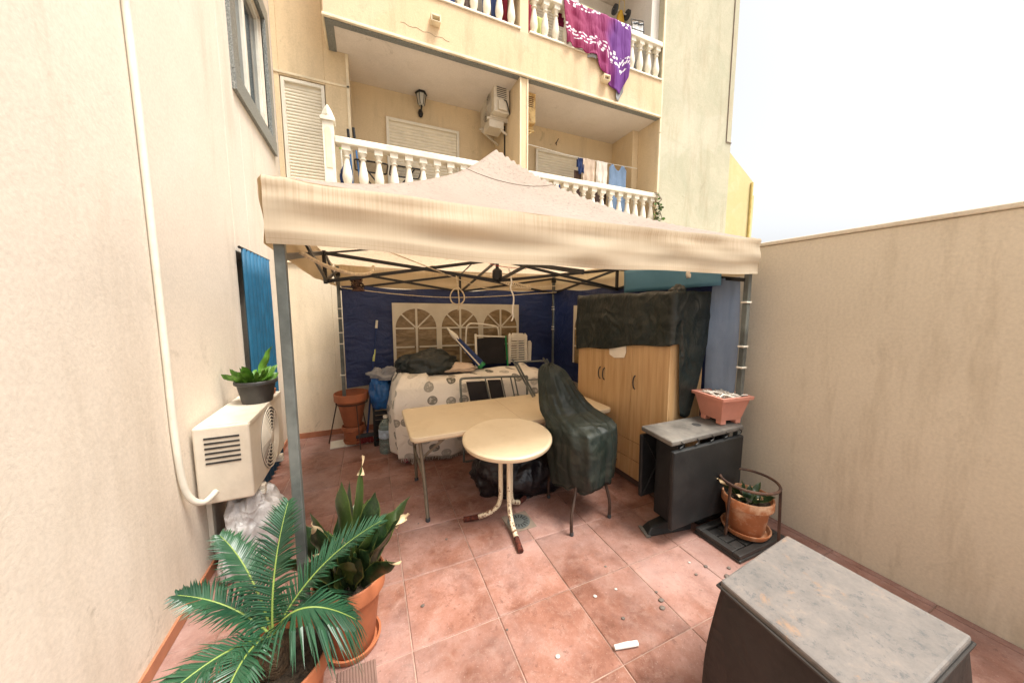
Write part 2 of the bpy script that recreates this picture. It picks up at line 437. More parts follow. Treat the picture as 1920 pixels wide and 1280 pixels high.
# printed white throw over the sofa: grey medallions
t = NT('print_cloth')
uvv = t.mapped('UV', (1, 1, 1))
vo = t.voronoi(4.6, uvv, rnd=.8); vo.voronoi_dimensions = '2D'
d = vo.outputs['Distance']
cs = t.sep(vo.outputs['Color'])
show = t.math('GREATER_THAN', cs[0], .25)
disc = t.math('LESS_THAN', d, .27)
ringm = t.math('MULTIPLY', disc, t.math('GREATER_THAN', d, .20))
inner = t.ramp(t.noise(26, uvv, 2, .5), [(.42, 0.0), (.50, 1.0)])
core = t.math('LESS_THAN', d, .06)
pat = t.math('MAXIMUM', t.math('MAXIMUM', ringm, core), t.math('MULTIPLY', disc, t.math('MULTIPLY_ADD', inner, .5, .5)))
ink = t.math('MULTIPLY', t.math('MULTIPLY', pat, show), t.math('MULTIPLY_ADD', cs[1], .7, .38))
c = t.mix(t.noise(2), (.82,.78,.70), (.74,.68,.59))
blur = t.ramp(t.noise(5, uvv, 6, .8, 2.0), [(.58, 0.0), (.64, .35), (.70, 0.0)])
c = t.mix(blur, c, (.33,.31,.26))
c = t.mix(ink, c, (.13,.125,.10))
t.base(c); t.set(Roughness=.9); t.bump(t.math('ADD', t.noise(5, None, 4, .55, 1.0), t.math('MULTIPLY', t.noise(18), .3)), .5, .04)
# magenta bedspread with white leaf sprays
t = NT('bedspread')
uvv = t.mapped('UV', (1, 1, 1)); s = t.sep(uvv)
g = t.math('ADD', s[0], t.math('MULTIPLY', t.noise(1.4, uvv, 2), .5))
c = t.ramp(g, [(.35, (.24,.010,.065)), (.85, (.22,.012,.10)), (1.15, (.12,.018,.19))])
bandv = t.math('ADD', t.math('MULTIPLY', s[1], 1.0), t.math('MULTIPLY', t.math('SINE', t.math('MULTIPLY', s[0], 7.0)), .07))
m1 = t.math('LESS_THAN', t.math('ABSOLUTE', t.math('SUBTRACT', bandv, .30)), .085)
m2 = t.math('LESS_THAN', t.math('ABSOLUTE', t.math('SUBTRACT', bandv, .88)), .10)
vo = t.voronoi(19, t.mapped('UV', (1.0, 1.0, 1), (0, 0, .6)), rnd=1.0); vo.voronoi_dimensions = '2D'
leaf = t.math('LESS_THAN', vo.outputs['Distance'], .34)
c = t.mix(t.math('MULTIPLY', leaf, t.math('MAXIMUM', m1, m2)), c, (.74,.68,.72))
t.base(c); t.set(Roughness=.85); t.bump(t.noise(1.0, t.mapped('UV', (16, 1.6, 1)), 3, .5, .6), .9, .06)
# oak veneer
t = NT('oak_veneer')
w = t.noise(3.0, t.mapped('Object', (9, 9, .55)), 6, .65, .3)
w2 = t.noise(40, t.mapped('Object', (1, 1, .03)), 3, .6)
c = t.ramp(w, [(.3, (.47,.285,.125)), (.5, (.57,.37,.185)), (.7, (.64,.44,.235))])
c = t.mix(.35, c, t.ramp(w2, [(.3, (.60,.50,.40)), (.7, (1,1,1))]), 'MULTIPLY')
t.base(c); t.set(Roughness=.45); t.bump(w2, .06, .002)
# leaves
t = NT('sansevieria_leaf')
s = t.sep(t.tc.outputs['UV'])
bnd = t.noise(7, t.mapped('UV', (1.2, 5, 1)), 4, .7, 1.0)
c = t.ramp(bnd, [(.35, (.007,.016,.007)), (.55, (.014,.034,.010)), (.75, (.045,.085,.02))])
edge = t.ramp(t.math('ABSOLUTE', t.math('SUBTRACT', s[0], .5)), [(.44, 0.0), (.49, 1.0)])
c = t.mix(t.math('MULTIPLY', edge, .55), c, (.22,.24,.06))
oi = t.n.new('ShaderNodeObjectInfo')
c = t.mix(t.math('MULTIPLY', t.ramp(oi.outputs['Random'], [(.5, 0.0), (1.0, 1.0)]), .4), c, (.075,.115,.02))
t.base(c); t.set(Roughness=.38); t.bump(t.noise(20), .15, .005); t.translucent(.12)
t = mat('dry_leaf', (.55, .42, .25), .8, var=.2, vs=12); 
t = NT('cycad_leaf')
c = t.ramp(t.noise(6), [(.3, (.010,.045,.024)), (.7, (.030,.10,.045))])
t.base(c); t.set(Roughness=.34); t.translucent(.15, (.8, 1.0, .4))
mat('cycad_rachis', (.20, .27, .06), .5, var=.15)
mat('cycad_trunk', (.10, .06, .03), .9, var=.5, vs=30, bump=.9, bs=40, bd=.03)
t = mat('light_leaf', (.10, .24, .03), .4, var=.35, vs=14)
mat('ivy_leaf', (.05, .09, .02), .5, var=.4, vs=20)
mat('twig', (.10, .06, .035), .8)
# worn grey grill top
t = NT('worn_top')
c = t.ramp(t.noise(8, detail=10, rough=.8), [(.3, (.10,.094,.088)), (.55, (.17,.15,.135)), (.75, (.26,.20,.155))])
c = t.mix(t.math('MULTIPLY', t.ramp(t.noise(26, detail=8, rough=.85), [(.54, 0.0), (.62, 1.0)]), .7), c, (.06,.066,.072))
c = t.mix(t.math('MULTIPLY', t.ramp(t.noise(5, detail=9, rough=.8, dist=1.0), [(.57, 0.0), (.64, 1.0)]), .6), c, (.30,.17,.09))
t.base(c); t.set(Roughness=.6); t.bump(t.noise(30, detail=5), .3, .006)
# ------------------------------------------------------------------ ground and patio floor
g = MB().box((-150,-150,-.5), (150,300,-.03)).build('ground', 'earth'); tag(g, kind='structure')
XL, XR, YB = -1.02, 3.02, 5.0
fl = MB().box((XL,-1.2,-.028), (XR,YB,-.006)).build('patio_floor', 'grout'); tag(fl, kind='structure')
TX, TY = .472, .478
tile_mesh = {}
def tile(x0, x1, y0, y1):
    if x1 - x0 < .03 or y1 - y0 < .03: return
    key = (round(x1-x0, 3), round(y1-y0, 3))
    c = Vector(((x0+x1)/2, (y0+y1)/2, 0))
    if key not in tile_mesh:
        w, h = key[0]/2, key[1]/2; b = .004
        me = bpy.data.meshes.new('tile')
        me.from_pydata([(-w,-h,-.02),(w,-h,-.02),(w,h,-.02),(-w,h,-.02),(-w,-h,-b),(w,-h,-b),(w,h,-b),(-w,h,-b),
                        (-w+b,-h+b,0),(w-b,-h+b,0),(w-b,h-b,0),(-w+b,h-b,0)], [],
                       [(0,1,5,4),(1,2,6,5),(2,3,7,6),(3,0,4,7),(4,5,9,8),(5,6,10,9),(6,7,11,10),(7,4,8,11),(8,9,10,11)])
        me.materials.append(M['floor_tile']); tile_mesh[key] = me
    o = bpy.data.objects.new('tile', tile_mesh[key]); COL.objects.link(o); o.parent = fl
    o.location = c - ORG[fl.name] + Vector((0, 0, random.uniform(-.0012, .0012)))
    o.rotation_euler = (random.uniform(-.0015,.0015), random.uniform(-.0015,.0015), 0)
gap = .0024
xs = [.135 + TX*k for k in range(-4, 9)]; ys = [1.59 + TY*k for k in range(-6, 9)]
for i in range(len(xs)-1):
    for j in range(len(ys)-1):
        x0, x1 = max(xs[i]+gap, XL+.004), min(xs[i+1]-gap, XR-.004)
        y0, y1 = max(ys[j]+gap, -1.19), min(ys[j+1]-gap, YB-.004)
        if x1 > x0 and y1 > y0: tile(x0, x1, y0, y1)

# ------------------------------------------------------------------ apartment building behind the patio
B = thing('apartment_building', 'cream rendered apartment block with stacked balconies behind the gazebo', 'building', (2.5, 5.0, 0))
def part(name, boxes, m, parent, bevel=.006, **k):
    mb = MB()
    for a, b in boxes: mb.box(a, b)
    return mb.build(name, m, parent, bevel=bevel, **k)
Y0, Y1, Y2 = 5.0, 5.56, 6.15
ZS, ZP, ZF = 5.27, 5.90, 2.9          # upper soffit, top of its parapet, lower balcony floor
part('patio_wall', [((XL,Y0,-.03),(-.44,Y0+.2,2.29)), ((-.44,Y0,-.03),(5.21,Y0+.2,3.19))], 'plaster_patio', B)
part('ledge', [((XL,Y0-.03,2.29),(-.44,Y1,2.33))], 'trim_cream', B)
part('balcony_floor', [((-.44,Y0+.2,2.72),(5.21,Y2,2.9))], 'plaster_cream', B)
sk = part('skirting', [((XL+.02,Y0-.014,.001),(XR-.02,Y0-.001,.075))], 'skirting', B, bevel=.003)
# shuttered wall at the left, with a real opening
part('stair_wall', [((XL,Y1,2.33),(-.955,Y1+.2,8.6)), ((-.42,Y1,2.33),(-.11,Y2,8.6)), ((-.955,Y1,4.80),(-.42,Y1+.2,8.6)), ((-.955,Y1+.15,2.33),(-.42,Y1+.25,4.80))], 'plaster_cream', B)
part('drip_groove', [((XL+.01,Y1-.012,4.82),(-.112,Y1-.001,4.85)), ((-.15,Y1-.012,2.4),(-.112,Y1-.001,5.262))], 'trim_cream', B, bevel=.003)
part('balcony_back_wall', [((-.11,Y2,2.9),(5.21,Y2+.2,8.6))], 'plaster_cream', B)
part('balcony_divider', [((2.295,Y0,2.9),(2.44,Y2,8.6))], 'plaster_cream', B)
part('divider_trim', [((2.295,Y0-.012,3.2),(2.318,Y0-.001,5.26)), ((2.417,Y0-.012,3.2),(2.44,Y0-.001,5.26))], 'trim_cream', B, bevel=.003)
part('balcony_end_pier', [((5.05,5.52,2.9),(5.209,Y2,5.27)), ((5.19,Y0+.002,2.9),(5.209,5.519,5.268))], 'plaster_cream', B)
# weathered gable part at the right
part('weathered_wall', [((5.21,Y0+.004,-.03),(7.27,12.0,9.4))], 'plaster_weathered', B, bevel=.01)
part('corner_trim', [((5.195,Y0-.022,3.2),(5.235,Y0+.003,5.0)), ((5.195,Y0-.022,5.02),(5.235,Y0+.003,9.0))], 'trim_cream', B, bevel=.004)
part('gutter_pipe', [((7.10,Y0-.012,5.2),(7.115,Y0+.003,9.4)), ((7.115,Y0-.012,5.2),(7.27,Y0+.003,5.215))], 'grout_dark', B, bevel=0)
# upper balcony: parapet, slab, granite edge, white soffit
part('upper_parapet', [((-.36,Y0-.03,ZS+.02),(5.21,Y0+.12,ZP)), ((-.36,Y0+.12,ZS+.02),(-.22,Y1-.002,9.0)), ((-.36,Y0-.03,ZP+.001),(-.22,Y0+.12,9.0))], 'plaster_peach', B, bevel=.01)
part('parapet_bead', [((-.372,Y0-.042,ZS-.002),(5.205,Y0-.006,ZS+.035)), ((-.372,Y0-.005,ZS-.002),(-.345,Y1-.003,ZS+.035))], 'trim_cream', B, bevel=.008)
part('granite_edge', [((-.343,Y0-.004,ZS-.012),(5.205,Y0+.08,ZS+.019)), ((-.343,Y0+.081,ZS-.012),(-.25,Y1-.003,ZS+.019))], 'granite', B, bevel=.003)
part('soffit', [((-.248,Y0+.082,ZS),(5.209,Y1-.004,ZS+.15)), ((-.108,Y1-.003,ZS),(5.209,Y2-.002,ZS+.15))], 'soffit_white', B, bevel=0)
part('upper_coping', [((-.218,Y0-.05,ZP),(2.293,Y0+.13,ZP+.03)), ((2.442,Y0-.05,ZP),(5.19,Y0+.13,ZP+.03))], 'white_stone', B)
part('upper_shade_soffit', [((-.21,Y0-.03,7.97),(5.21,Y2,8.12))], 'soffit_white', B, bevel=0)  # soffit above the view, added to shade the upper balcony
part('upper_inner_wall', [((-.108,Y2-.02,ZS+.16),(5.208,Y2-.002,7.96)), ((5.02,5.12,ZS+.16),(5.205,Y2-.021,7.96))], 'balcony_white', B, bevel=0)
part('roof_slab', [((XL,Y0+.1,8.6),(5.21,8.0,8.9))], 'plaster_cream', B)
for x, z in ((1.0, 5.60), (3.86, 5.585)):
    d = MB(); d.box((x-.065,Y0-.13,z-.05),(x+.065,Y0-.029,z-.04)); d.box((x-.065,Y0-.13,z-.04),(x-.05,Y0-.029,z+.045)); d.box((x+.05,Y0-.13,z-.04),(x+.065,Y0-.029,z+.045)); d.box((x-.05,Y0-.125,z+.02),(x+.05,Y0-.029,z+.045))
    d.build('rain_spout', 'trim_cream', B, bevel=.004)
# hairline cracks in the parapet
cr = MB(); pts = [(.55+.05*i, Y0-.031, 5.47+.012*math.sin(i*1.9)-.0035*i) for i in range(14)]
cr.tube(pts, .0022, 4).build('crack', 'grout_dark', B)

# balusters: turned profile shared by all
BH = .56
prof = [(.052,0),(.052,.05),(.038,.052),(.034,.075),(.046,.10),(.058,.15),(.060,.19),(.052,.26),(.038,.34),(.029,.40),(.027,.415),(.042,.42),(.042,.432),(.028,.437),(.034,.46),(.046,.485),(.050,.492)]
def baluster_mesh():
    mb = MB(); mb.lathe(prof, n=16)
    mb.box((-.052,-.052,.493),(.052,.052,.56)); mb.box((-.055,-.055,-.002),(.055,.055,.03))
    o = mb.build('baluster', 'white_stone', None, smooth=True, local=True)
    return o
proto_b = baluster_mesh(); bal_me = proto_b.data; bpy.data.objects.remove(proto_b)
def balustrade(x0, x1, zbase, n, first, step, rail_w=.15):
    root = MB().box((x0,Y0-.02,zbase+BH),(x1,Y0+.13,zbase+BH+.085)).build('balustrade', 'white_stone', B, bevel=.012, seg=3)
    if zbase < 4: MB().box((x0,Y0-.03,zbase-.06),(x1,Y0+.15,zbase)).build('base_rail', 'white_stone', root, bevel=.008)
    for k in range(n):
        o = bpy.data.objects.new('baluster', bal_me); COL.objects.link(o); o.parent = root
        o.location = Vector((first + step*k, Y0+.055, zbase)) - ORG[root.name]
        o.rotation_euler = (0, 0, random.choice((0, math.pi/2)) )
balustrade(-.30, 2.293, 3.265, 13, -.175, .196)
balustrade(2.442, 5.19, 3.265, 14, 2.58, .196)
balustrade(-.218, 2.293, ZP+.03, 12, .02, .196)
balustrade(2.442, 5.19, ZP+.03, 14, 2.56, .196)
nw = MB(); nw.box((-.435,Y0-.02,2.6),(-.305,Y0+.11,4.07))
nwo = nw.build('newel_post', 'white_stone', B, bevel=.006)
mb = MB(); mb.box((-.455,Y0-.04,4.07),(-.285,Y0+.13,4.115)); mb.lathe([(.055,4.115),(.07,4.13),(.075,4.15),(.066,4.175),(.045,4.225),(.02,4.27),(.004,4.29)], (-.37,Y0+.045,0), 4, True)
mb.build('finial', 'white_stone', nwo, bevel=.004)
MB().prism([(-.405,Y0-.026,3.5),(-.335,Y0-.026,3.5),(-.335,Y0-.026,3.96),(-.35,Y0-.026,3.99),(-.37,Y0-.026,4.0),(-.39,Y0-.026,3.99),(-.405,Y0-.026,3.96)], (0,.0055,0)).build('raised_panel', 'trim_cream', nwo, bevel=.003)

# roller shutters
def shutter(x0, x1, z0, z1, y, pitch, parent):
    s = MB(); f = .045
    s.box((x0-f,y-.03,z0),(x0,y+.02,z1+f)); s.box((x1,y-.03,z0),(x1+f,y+.02,z1+f)); s.box((x0+.0005,y-.03,z1),(x1-.0005,y+.02,z1+f))
    fr = s.build('shutter_frame', 'shutter_frame', parent, bevel=.004)
    n = int((z1-z0)/pitch); c = MB(); pts = []
    for i in range(n):
        z = z0 + i*pitch
        pts += [(z, -.002), (z+pitch*.12, -.012), (z+pitch*.5, -.016), (z+pitch*.86, -.010), (z+pitch*.9, -.002)]
    pts.append((z1, -.002))
    vsx = []; fs = []
    for z, dy in pts: vsx += [(x0+.001, y+.012+dy, z), (x1-.001, y+.012+dy, z)]
    for i in range(len(pts)-1): fs.append((2*i, 2*i+1, 2*i+3, 2*i+2))
    c.add(vsx, fs).build('shutter_slats', 'shutter', fr)
    return fr
shutter(-.90, -.475, 2.36, 4.74, Y1+.03, .042, B)
shutter(.44, 1.57, 2.92, 4.79, Y2-.022, .05, B)
shutter(3.20, 4.18, 2.92, 4.79, Y2-.022, .05, B)
for x0, x1 in ((2.9, 4.3), (.3, 1.8)): shutter(x0, x1, 5.44, 7.4, Y2-.045, .05, B)
# bare bracket left on the back wall of the right balcony
MB().tube([(3.62,Y2,5.02),(3.62,Y2-.05,5.03),(3.64,Y2-.09,5.08)], .008, 6).tube([(3.62,Y2-.05,5.03),(3.6,Y2-.08,4.95)], .007, 6).build('cable_stub', 'lamp_black', B)

# ------------------------------------------------------------------ left wing of the building
W = thing('neighbour_house', 'pale pink rendered house wall with granite framed window at left', 'building', (-1.4, 2.4, 0))
part('wall', [((-1.8,-2.0,-.03),(XL,3.6,9.0)), ((-1.8,3.6,2.22),(XL,4.0,9.0)), ((-1.8,4.36,-.03),(XL,Y1-.001,3.82)), ((-1.8,4.0,2.22),(XL,4.36,3.82)), ((-1.8,4.0,5.16),(XL,Y1-.001,9.0)), ((-1.8,5.16,3.82),(XL,Y1-.001,5.16)), ((-1.8,3.6,-.03),(-1.25,4.36,2.22)), ((-1.8,4.0,3.82),(-1.2,5.16,5.16))], 'plaster_wing', W)
gs = MB()
gs.box((XL-.02,3.86,3.66),(XL+.035,5.32,3.83)); gs.box((XL-.02,5.16,3.831),(XL+.03,5.32,5.159)); gs.box((XL-.02,3.86,5.16),(XL+.03,5.32,5.34)); gs.box((XL-.02,3.86,3.831),(XL+.03,4.0,5.159))
gs.build('window_surround', 'granite', W, bevel=.004)
wf = MB()
for y0, y1, z0, z1 in ((4.0,4.05,3.83,5.16),(5.11,5.16,3.83,5.16),(4.05,5.11,3.83,3.89),(4.05,5.11,5.10,5.16),(4.55,4.61,3.89,5.10)):
    wf.box((XL-.09,y0,z0),(XL-.04,y1,z1))
wfo = wf.build('window_frame', 'white_plastic', W, bevel=.004)
MB().box((XL-.08,4.05,3.89),(XL-.072,4.55,5.10)).build('window_pane', 'window_glass', wfo)
MB().box((XL-.08,4.61,3.89),(XL-.072,5.11,5.10)).build('window_pane', 'window_glass', wfo)
part('wing_skirting', [((XL+.001,-1.0,.001),(XL+.014,3.6,.075)), ((XL+.001,4.36,.001),(XL+.014,Y0-.015,.075))], 'skirting', W, bevel=.003)
dcm = MB().grid(lambda u, v: Vector((XL+.045+.022*math.sin(u*48)+.008*N3((u*5,v*2,1)), 3.58+.80*u, .04+2.2*v)), 96, 10)
tag(dcm.build('door_curtain', 'teal_curtain', None, smooth='all', solid=.006), 'teal blue pleated curtain hanging in the doorway of the pink wall', 'curtain')
MB().tube([(XL+.045,3.53,2.245),(XL+.045,4.43,2.245)], .012, 8).build('curtain_rail', 'black_metal', W)

# ------------------------------------------------------------------ boundary wall and far house
bw = thing('boundary_wall', 'plain cream boundary wall along the right of the patio', 'wall', (XR+.1, 2, 0))
part('wall', [((XR,-2.0,-.03),(XR+.18,Y0-.002,2.24))], 'plaster_boundary', bw, bevel=.008)
part('coping', [((XR-.015,-2.0,2.241),(XR+.195,Y0-.002,2.27))], 'plaster_boundary', bw, bevel=.006)
fh = thing('far_house', 'sunlit yellow house gable beyond the weathered wall', 'building', (12, 10, 0))
MB().prism([(7.6,9,-.03),(14.6,9,-.03),(14.6,9,6.75),(12.95,9,7.7),(7.6,9,9.6)], (0,5,0)).build('gable', 'plaster_yellow', fh)
part('side_wall', [((14.6,9.3,-.03),(15.2,14,6.4))], 'plaster_yellow', fh)
MB().tube([(14.45,8.95,-.02),(14.45,8.95,6.7)], .05, 8).build('downpipe', 'yellow_strip', fh)
# ------------------------------------------------------------------ gazebo
GX0, GX1, GY0, GY1 = -.345, 2.765, 1.66, 4.68
GC = Vector(((GX0+GX1)/2, (GY0+GY1)/2, 0)); ZE, ZPK = 2.265, 3.27
G = thing('gazebo', 'weathered beige pop-up gazebo with blue side panels over the patio', 'gazebo', (GC.x, GC.y, 0))
def canopy(u, v):
    a, b = 2*u-1, 2*v-1
    r = max(abs(a), abs(b)); t = 1 - r
    g = .50*t + .50*t**2.4
    if t > .965: g -= (t-.965)**2 * 6.0
    m = min(abs(a), abs(b)) / r if r > 1e-6 else 0
    sag = .085 * (1-m*m) * math.sin(math.pi*min(1, t*1.02))**.8 if t > 0 else 0
    edge = -.022*(1-m*m)*(1-t)**6
    z = ZE + (ZPK-ZE)*g - sag + edge
    z += .012*N3((a*3, b*3, 2)) * min(1, t*5+.2)
    # drag folds running in from the corners
    z += .007*math.sin(math.atan2(1.02-abs(a), 1.02-abs(b))*16) * max(0, m-.35) * (1-t)
    return Vector((GC.x + a*(GX1-GX0)/2*1.012, GC.y + b*(GY1-GY0)/2*1.012, z))
cmb = MB().grid(canopy, 72, 72)
can = cmb.build('canopy', 'canopy_cloth', G, smooth='all')
def val_side(pfun, L, seed):
    def f(u, v):
        p, n = pfun(u)
        zt = canopy(*p[2]).z
        x = 2*u-1
        zb = 2.0 - .026*(1-x*x) + .016*N3((u*5, seed, 0))
        z = zt + (zb - zt) * (1-v)
        w = .026*math.sin(math.pi*(1-v))*N3((u*4, seed, v*2)) + .012*N3((u*9, v*3, seed+3)) + .012*math.sin(math.pi*(1-v)*1.0) + .0065*math.sin(v*11+u*3+2*N3((u*3,seed,0)))*(.3+abs(2*u-1)*.7)*math.sin(math.pi*min(1, max(0, u*8, 0)) / 2 if u < .125 else math.pi/2)
        roll = .010*math.exp(-((v-.93)/.07)**2)
        return Vector((p[0], p[1], z)) + n * (w + roll + .006*(1-v))
    return MB().grid(f, 80, 14, lambda u, v: (u*L, v))
ex, ey = (GX1-GX0)/2*1.012, (GY1-GY0)/2*1.012
sides = [(lambda u: ((GC.x-ex+2*ex*u, GC.y-ey, (u, 0.0)), Vector((0,-1,0)))), (lambda u: ((GC.x-ex+2*ex*u, GC.y+ey, (u, 1.0)), Vector((0,1,0)))),
         (lambda u: ((GC.x-ex, GC.y-ey+2*ey*u, (0.0, u)), Vector((-1,0,0)))), (lambda u: ((GC.x+ex, GC.y-ey+2*ey*u, (1.0, u)), Vector((1,0,0))))]
for k, s in enumerate(sides):
    o = val_side(s, 3.1, k*11.3).build('valance', 'valance_cloth', G, smooth='all')
# stitched seam round the peak cap
seam = []
for k in range(64):
    q = k/64*4; e = int(q); f = q-e; r = .27
    a, b = ((-r+2*r*f, -r), (r, -r+2*r*f), (r-2*r*f, r), (-r, r-2*r*f))[e]
    p = canopy((a+1)/2, (b+1)/2); p.z += .003; seam.append(p)
MB().tube(seam, .0028, 5, closed=True).build('seam', 'grout_dark', can)
# legs
for x, y in ((GX0,GY0),(GX1,GY0),(GX0,GY1),(GX1,GY1)):
    lx = x + (.018 if x < 1 else -.018); ly = y + (.02 if y < 3 else -.02)
    lg = MB().box((lx-.02,ly-.02,.012),(lx+.02,ly+.02,2.2)).build('leg', 'steel_grey', G, bevel=.005)
    MB().box((lx-.017,ly-.017,1.1),(lx+.017,ly+.017,2.24)).build('inner_tube', 'steel_grey', lg)
    MB().box((lx-.045,ly-.045,.001),(lx+.045,ly+.045,.012)).build('foot_plate', 'steel_grey', lg, bevel=.002)
    MB().box((lx-.028,ly-.028,2.12),(lx+.028,ly+.028,2.2)).build('bracket', 'lamp_black', lg, bevel=.004)
# scissor truss on each side and towards the hub
ZH, ZL = 2.185, 1.955
corner = [Vector((GX0+.03,GY0+.03,0)), Vector((GX1-.03,GY0+.03,0)), Vector((GX1-.03,GY1-.03,0)), Vector((GX0+.03,GY1-.03,0))]
def zed(p, z): return Vector((p.x, p.y, z))
def scissor(a, b, za0, za1, zb0, zb1, off):
    MB().bar(zed(a, za0)+off, zed(b, zb1)+off, .014, .03).build('truss_bar', 'lamp_black', G, bevel=.002)
    MB().bar(zed(a, za1)-off, zed(b, zb0)-off, .014, .03).build('truss_bar', 'lamp_black', G, bevel=.002)
    c = (a+b)/2
for k in range(4):
    a, b = corner[k], corner[(k+1) % 4]; m = (a+b)/2
    nrm = Vector((-(b-a).y, (b-a).x, 0)).normalized() * .009
    zl = ZL if k else 2.03
    scissor(a, m, zl, ZH, zl, ZH, nrm); scissor(m, b, zl, ZH, zl, ZH, nrm)
    n2 = Vector((-(GC-m).y, (GC-m).x, 0)).normalized() * .009
    scissor(m, GC, ZL, ZH, ZL+.05, ZH+.03, n2)
    MB().box((m.x-.014,m.y-.014,zl-.02),(m.x+.014,m.y+.014,ZH+.02)).build('truss_post', 'lamp_black', G)
    MB().bar(zed(m, ZH), (GC.x+(m.x-GC.x)*.02, GC.y+(m.y-GC.y)*.02, ZH+.22), .010, .014).build('truss_bar', 'lamp_black', G)
MB().tube([(GC.x,GC.y,ZL+.03),(GC.x,GC.y,ZPK-.05)], .018, 10).build('centre_pole', 'lamp_black', G)
MB().lathe([(.045,ZL+.06),(.05,ZL+.08),(.05,ZL+.15),(.03,ZL+.17)], (GC.x,GC.y,0), 14).build('hub', 'lamp_black', G, smooth=True)
# blue side panels with crumpled cloth
def panel(p0, p1, z0, z1, nrm, seed, amp=.035, bell=0.0):
    p0, p1, nrm = Vector(p0), Vector(p1), Vector(nrm)
    def f(u, v):
        p = p0.lerp(p1, u)
        z = z0(u) + (z1(u)-z0(u))*v
        d = amp*(N3((u*5+seed, v*1.6, seed)) + .5*N3((u*11, v*5+u*4, seed+5))) * (.35+.65*math.sin(math.pi*min(1,u*1.0)))
        d += .03*max(0, v-.8)*math.sin(u*40+v*9)
        return Vector((p.x, p.y, z)) + nrm*d
    return MB().grid(f, 90, 36)
bp = panel((GX0+.05,GY1-.02,0), (GX1-.04,GY1-.02,0), lambda u: .70+.03*math.sin(u*9), lambda u: 2.0-.03*math.sin(u*math.pi)+.012*math.sin(u*21), (0,-1,0), 1.0)
bpo = bp.build('back_panel', 'panel_blue', G, smooth='all')
rp = panel((GX1-.02,GY1-.05,0), (GX1-.02,1.95,0), lambda u: .62+.03*math.sin(u*9), lambda u: 2.0-.03*math.sin(u*math.pi)+.012*math.sin(u*17), (-1,0,0), 4.0, .022)
rpo = rp.build('side_panel', 'panel_blue', G, smooth='all')
# grey lighter flap tied to the front right leg
fl2 = MB().grid(lambda u, v: Vector((2.70+.045*u-.006*math.sin(u*9), 1.95-.22*u+.02*math.sin(v*4+u*3)*v+.006*math.sin(u*11), .70+1.28*v)) , 40, 24)
fl2.build('corner_flap', 'panel_grey', G, smooth='all')
# ties on the legs
for x, y, zs in ((GX0+.018,GY1-.02,(1.72,1.60,1.42,1.28,.88)), (GX1-.018,GY0+.02,(1.78,1.43,1.26)), (GX1-.018,GY1-.02,(1.74,1.70,1.42,1.38))):
    for z in zs:
        MB().box((x-.034,y-.026,z-.007),(x+.026,y+.024,z+.007)).build('tie', 'white_plastic', G, bevel=.003)
# arched window sheet: white vinyl cut round clear panes
def window_sheet(to3d, W_, H_, n, name, nrm):
    """sheet W_ x H_ in 2D, n arched lights; each cell pane its own piece"""
    cw = W_/n; th = .016
    bars = MB()
    def q(pts, dpt=.0): return [to3d(x, y, dpt) for x, y in pts]
    root = None
    pieces = []
    sheet = MB(); N = 20
    for k in range(n):
        cx = cw*(k+.5); r = cw*.44; ys_ = H_*.60; bot = .0
        # spandrels around the arch
        arc = [(cx + r*math.cos(math.pi*i/N), ys_ + r*math.sin(math.pi*i/N)*.98) for i in range(N+1)]
        outer = []
        for (ax, ay) in arc:
            outer.append((ax, H_))
        for i in range(N):
            sheet.add(q([arc[i], arc[i+1], outer[i+1], outer[i]]), [(0,1,2,3)])
        sheet.add(q([(cx+r,0),(cx+cw/2,0),(cx+cw/2,H_),(cx+r,H_)]), [(0,1,2,3)])
        sheet.add(q([(cx-cw/2,0),(cx-r,0),(cx-r,H_),(cx-cw/2,H_)]), [(0,1,2,3)])
        # glazing bars
        def strip(a, b, w=.011):
            a, b = Vector((*a,0)), Vector((*b,0)); d = (b-a).normalized(); s = Vector((-d.y, d.x, 0))*w
            sheet.add(q([(p.x, p.y) for p in (a-s, b-s, b+s, a+s)], .002), [(0,1,2,3)])
        strip((cx,0),(cx,ys_+r*.98), .014)
        for yy in (ys_, ys_*.5): strip((cx-r,yy),(cx+r,yy))
        for a in (45, 135): strip((cx,ys_),(cx+r*math.cos(R(a)), ys_+r*.98*math.sin(R(a))), .010)
        # panes
        for a0, a1 in ((0,45),(45,90),(90,135),(135,180)):
            pieces.append([(cx,ys_)] + [(cx+r*math.cos(R(a0+(a1-a0)*i/6)), ys_+r*.98*math.sin(R(a0+(a1-a0)*i/6))) for i in range(7)])
        for x0, x1 in ((cx-r,cx),(cx,cx+r)):
            for y0, y1 in ((0,ys_*.5),(ys_*.5,ys_)): pieces.append([(x0,y0),(x1,y0),(x1,y1),(x0,y1)])
    root = sheet.build(name, 'panel_white', G, solid=.0015)
    for p in pieces:
        MB().add(q(p, -.004), [tuple(range(len(p)))]).build('pane', 'pane_film', root)
window_sheet(lambda x, y, d: Vector((.285+x, GY1-.075-d-.010*math.sin(x*5), .955+y-.012*x)), 1.82, .84, 3, 'window_sheet', (0,-1,0))
window_sheet(lambda x, y, d: Vector((GX1-.062-d, 4.02-x, .94+y)), 1.70, .82, 3, 'window_sheet', (-1,0,0))
# tape patch on the canopy underside
MB().box((.62,3.55,2.165),(.80,3.64,2.17)).build('patch', 'cardboard', G)

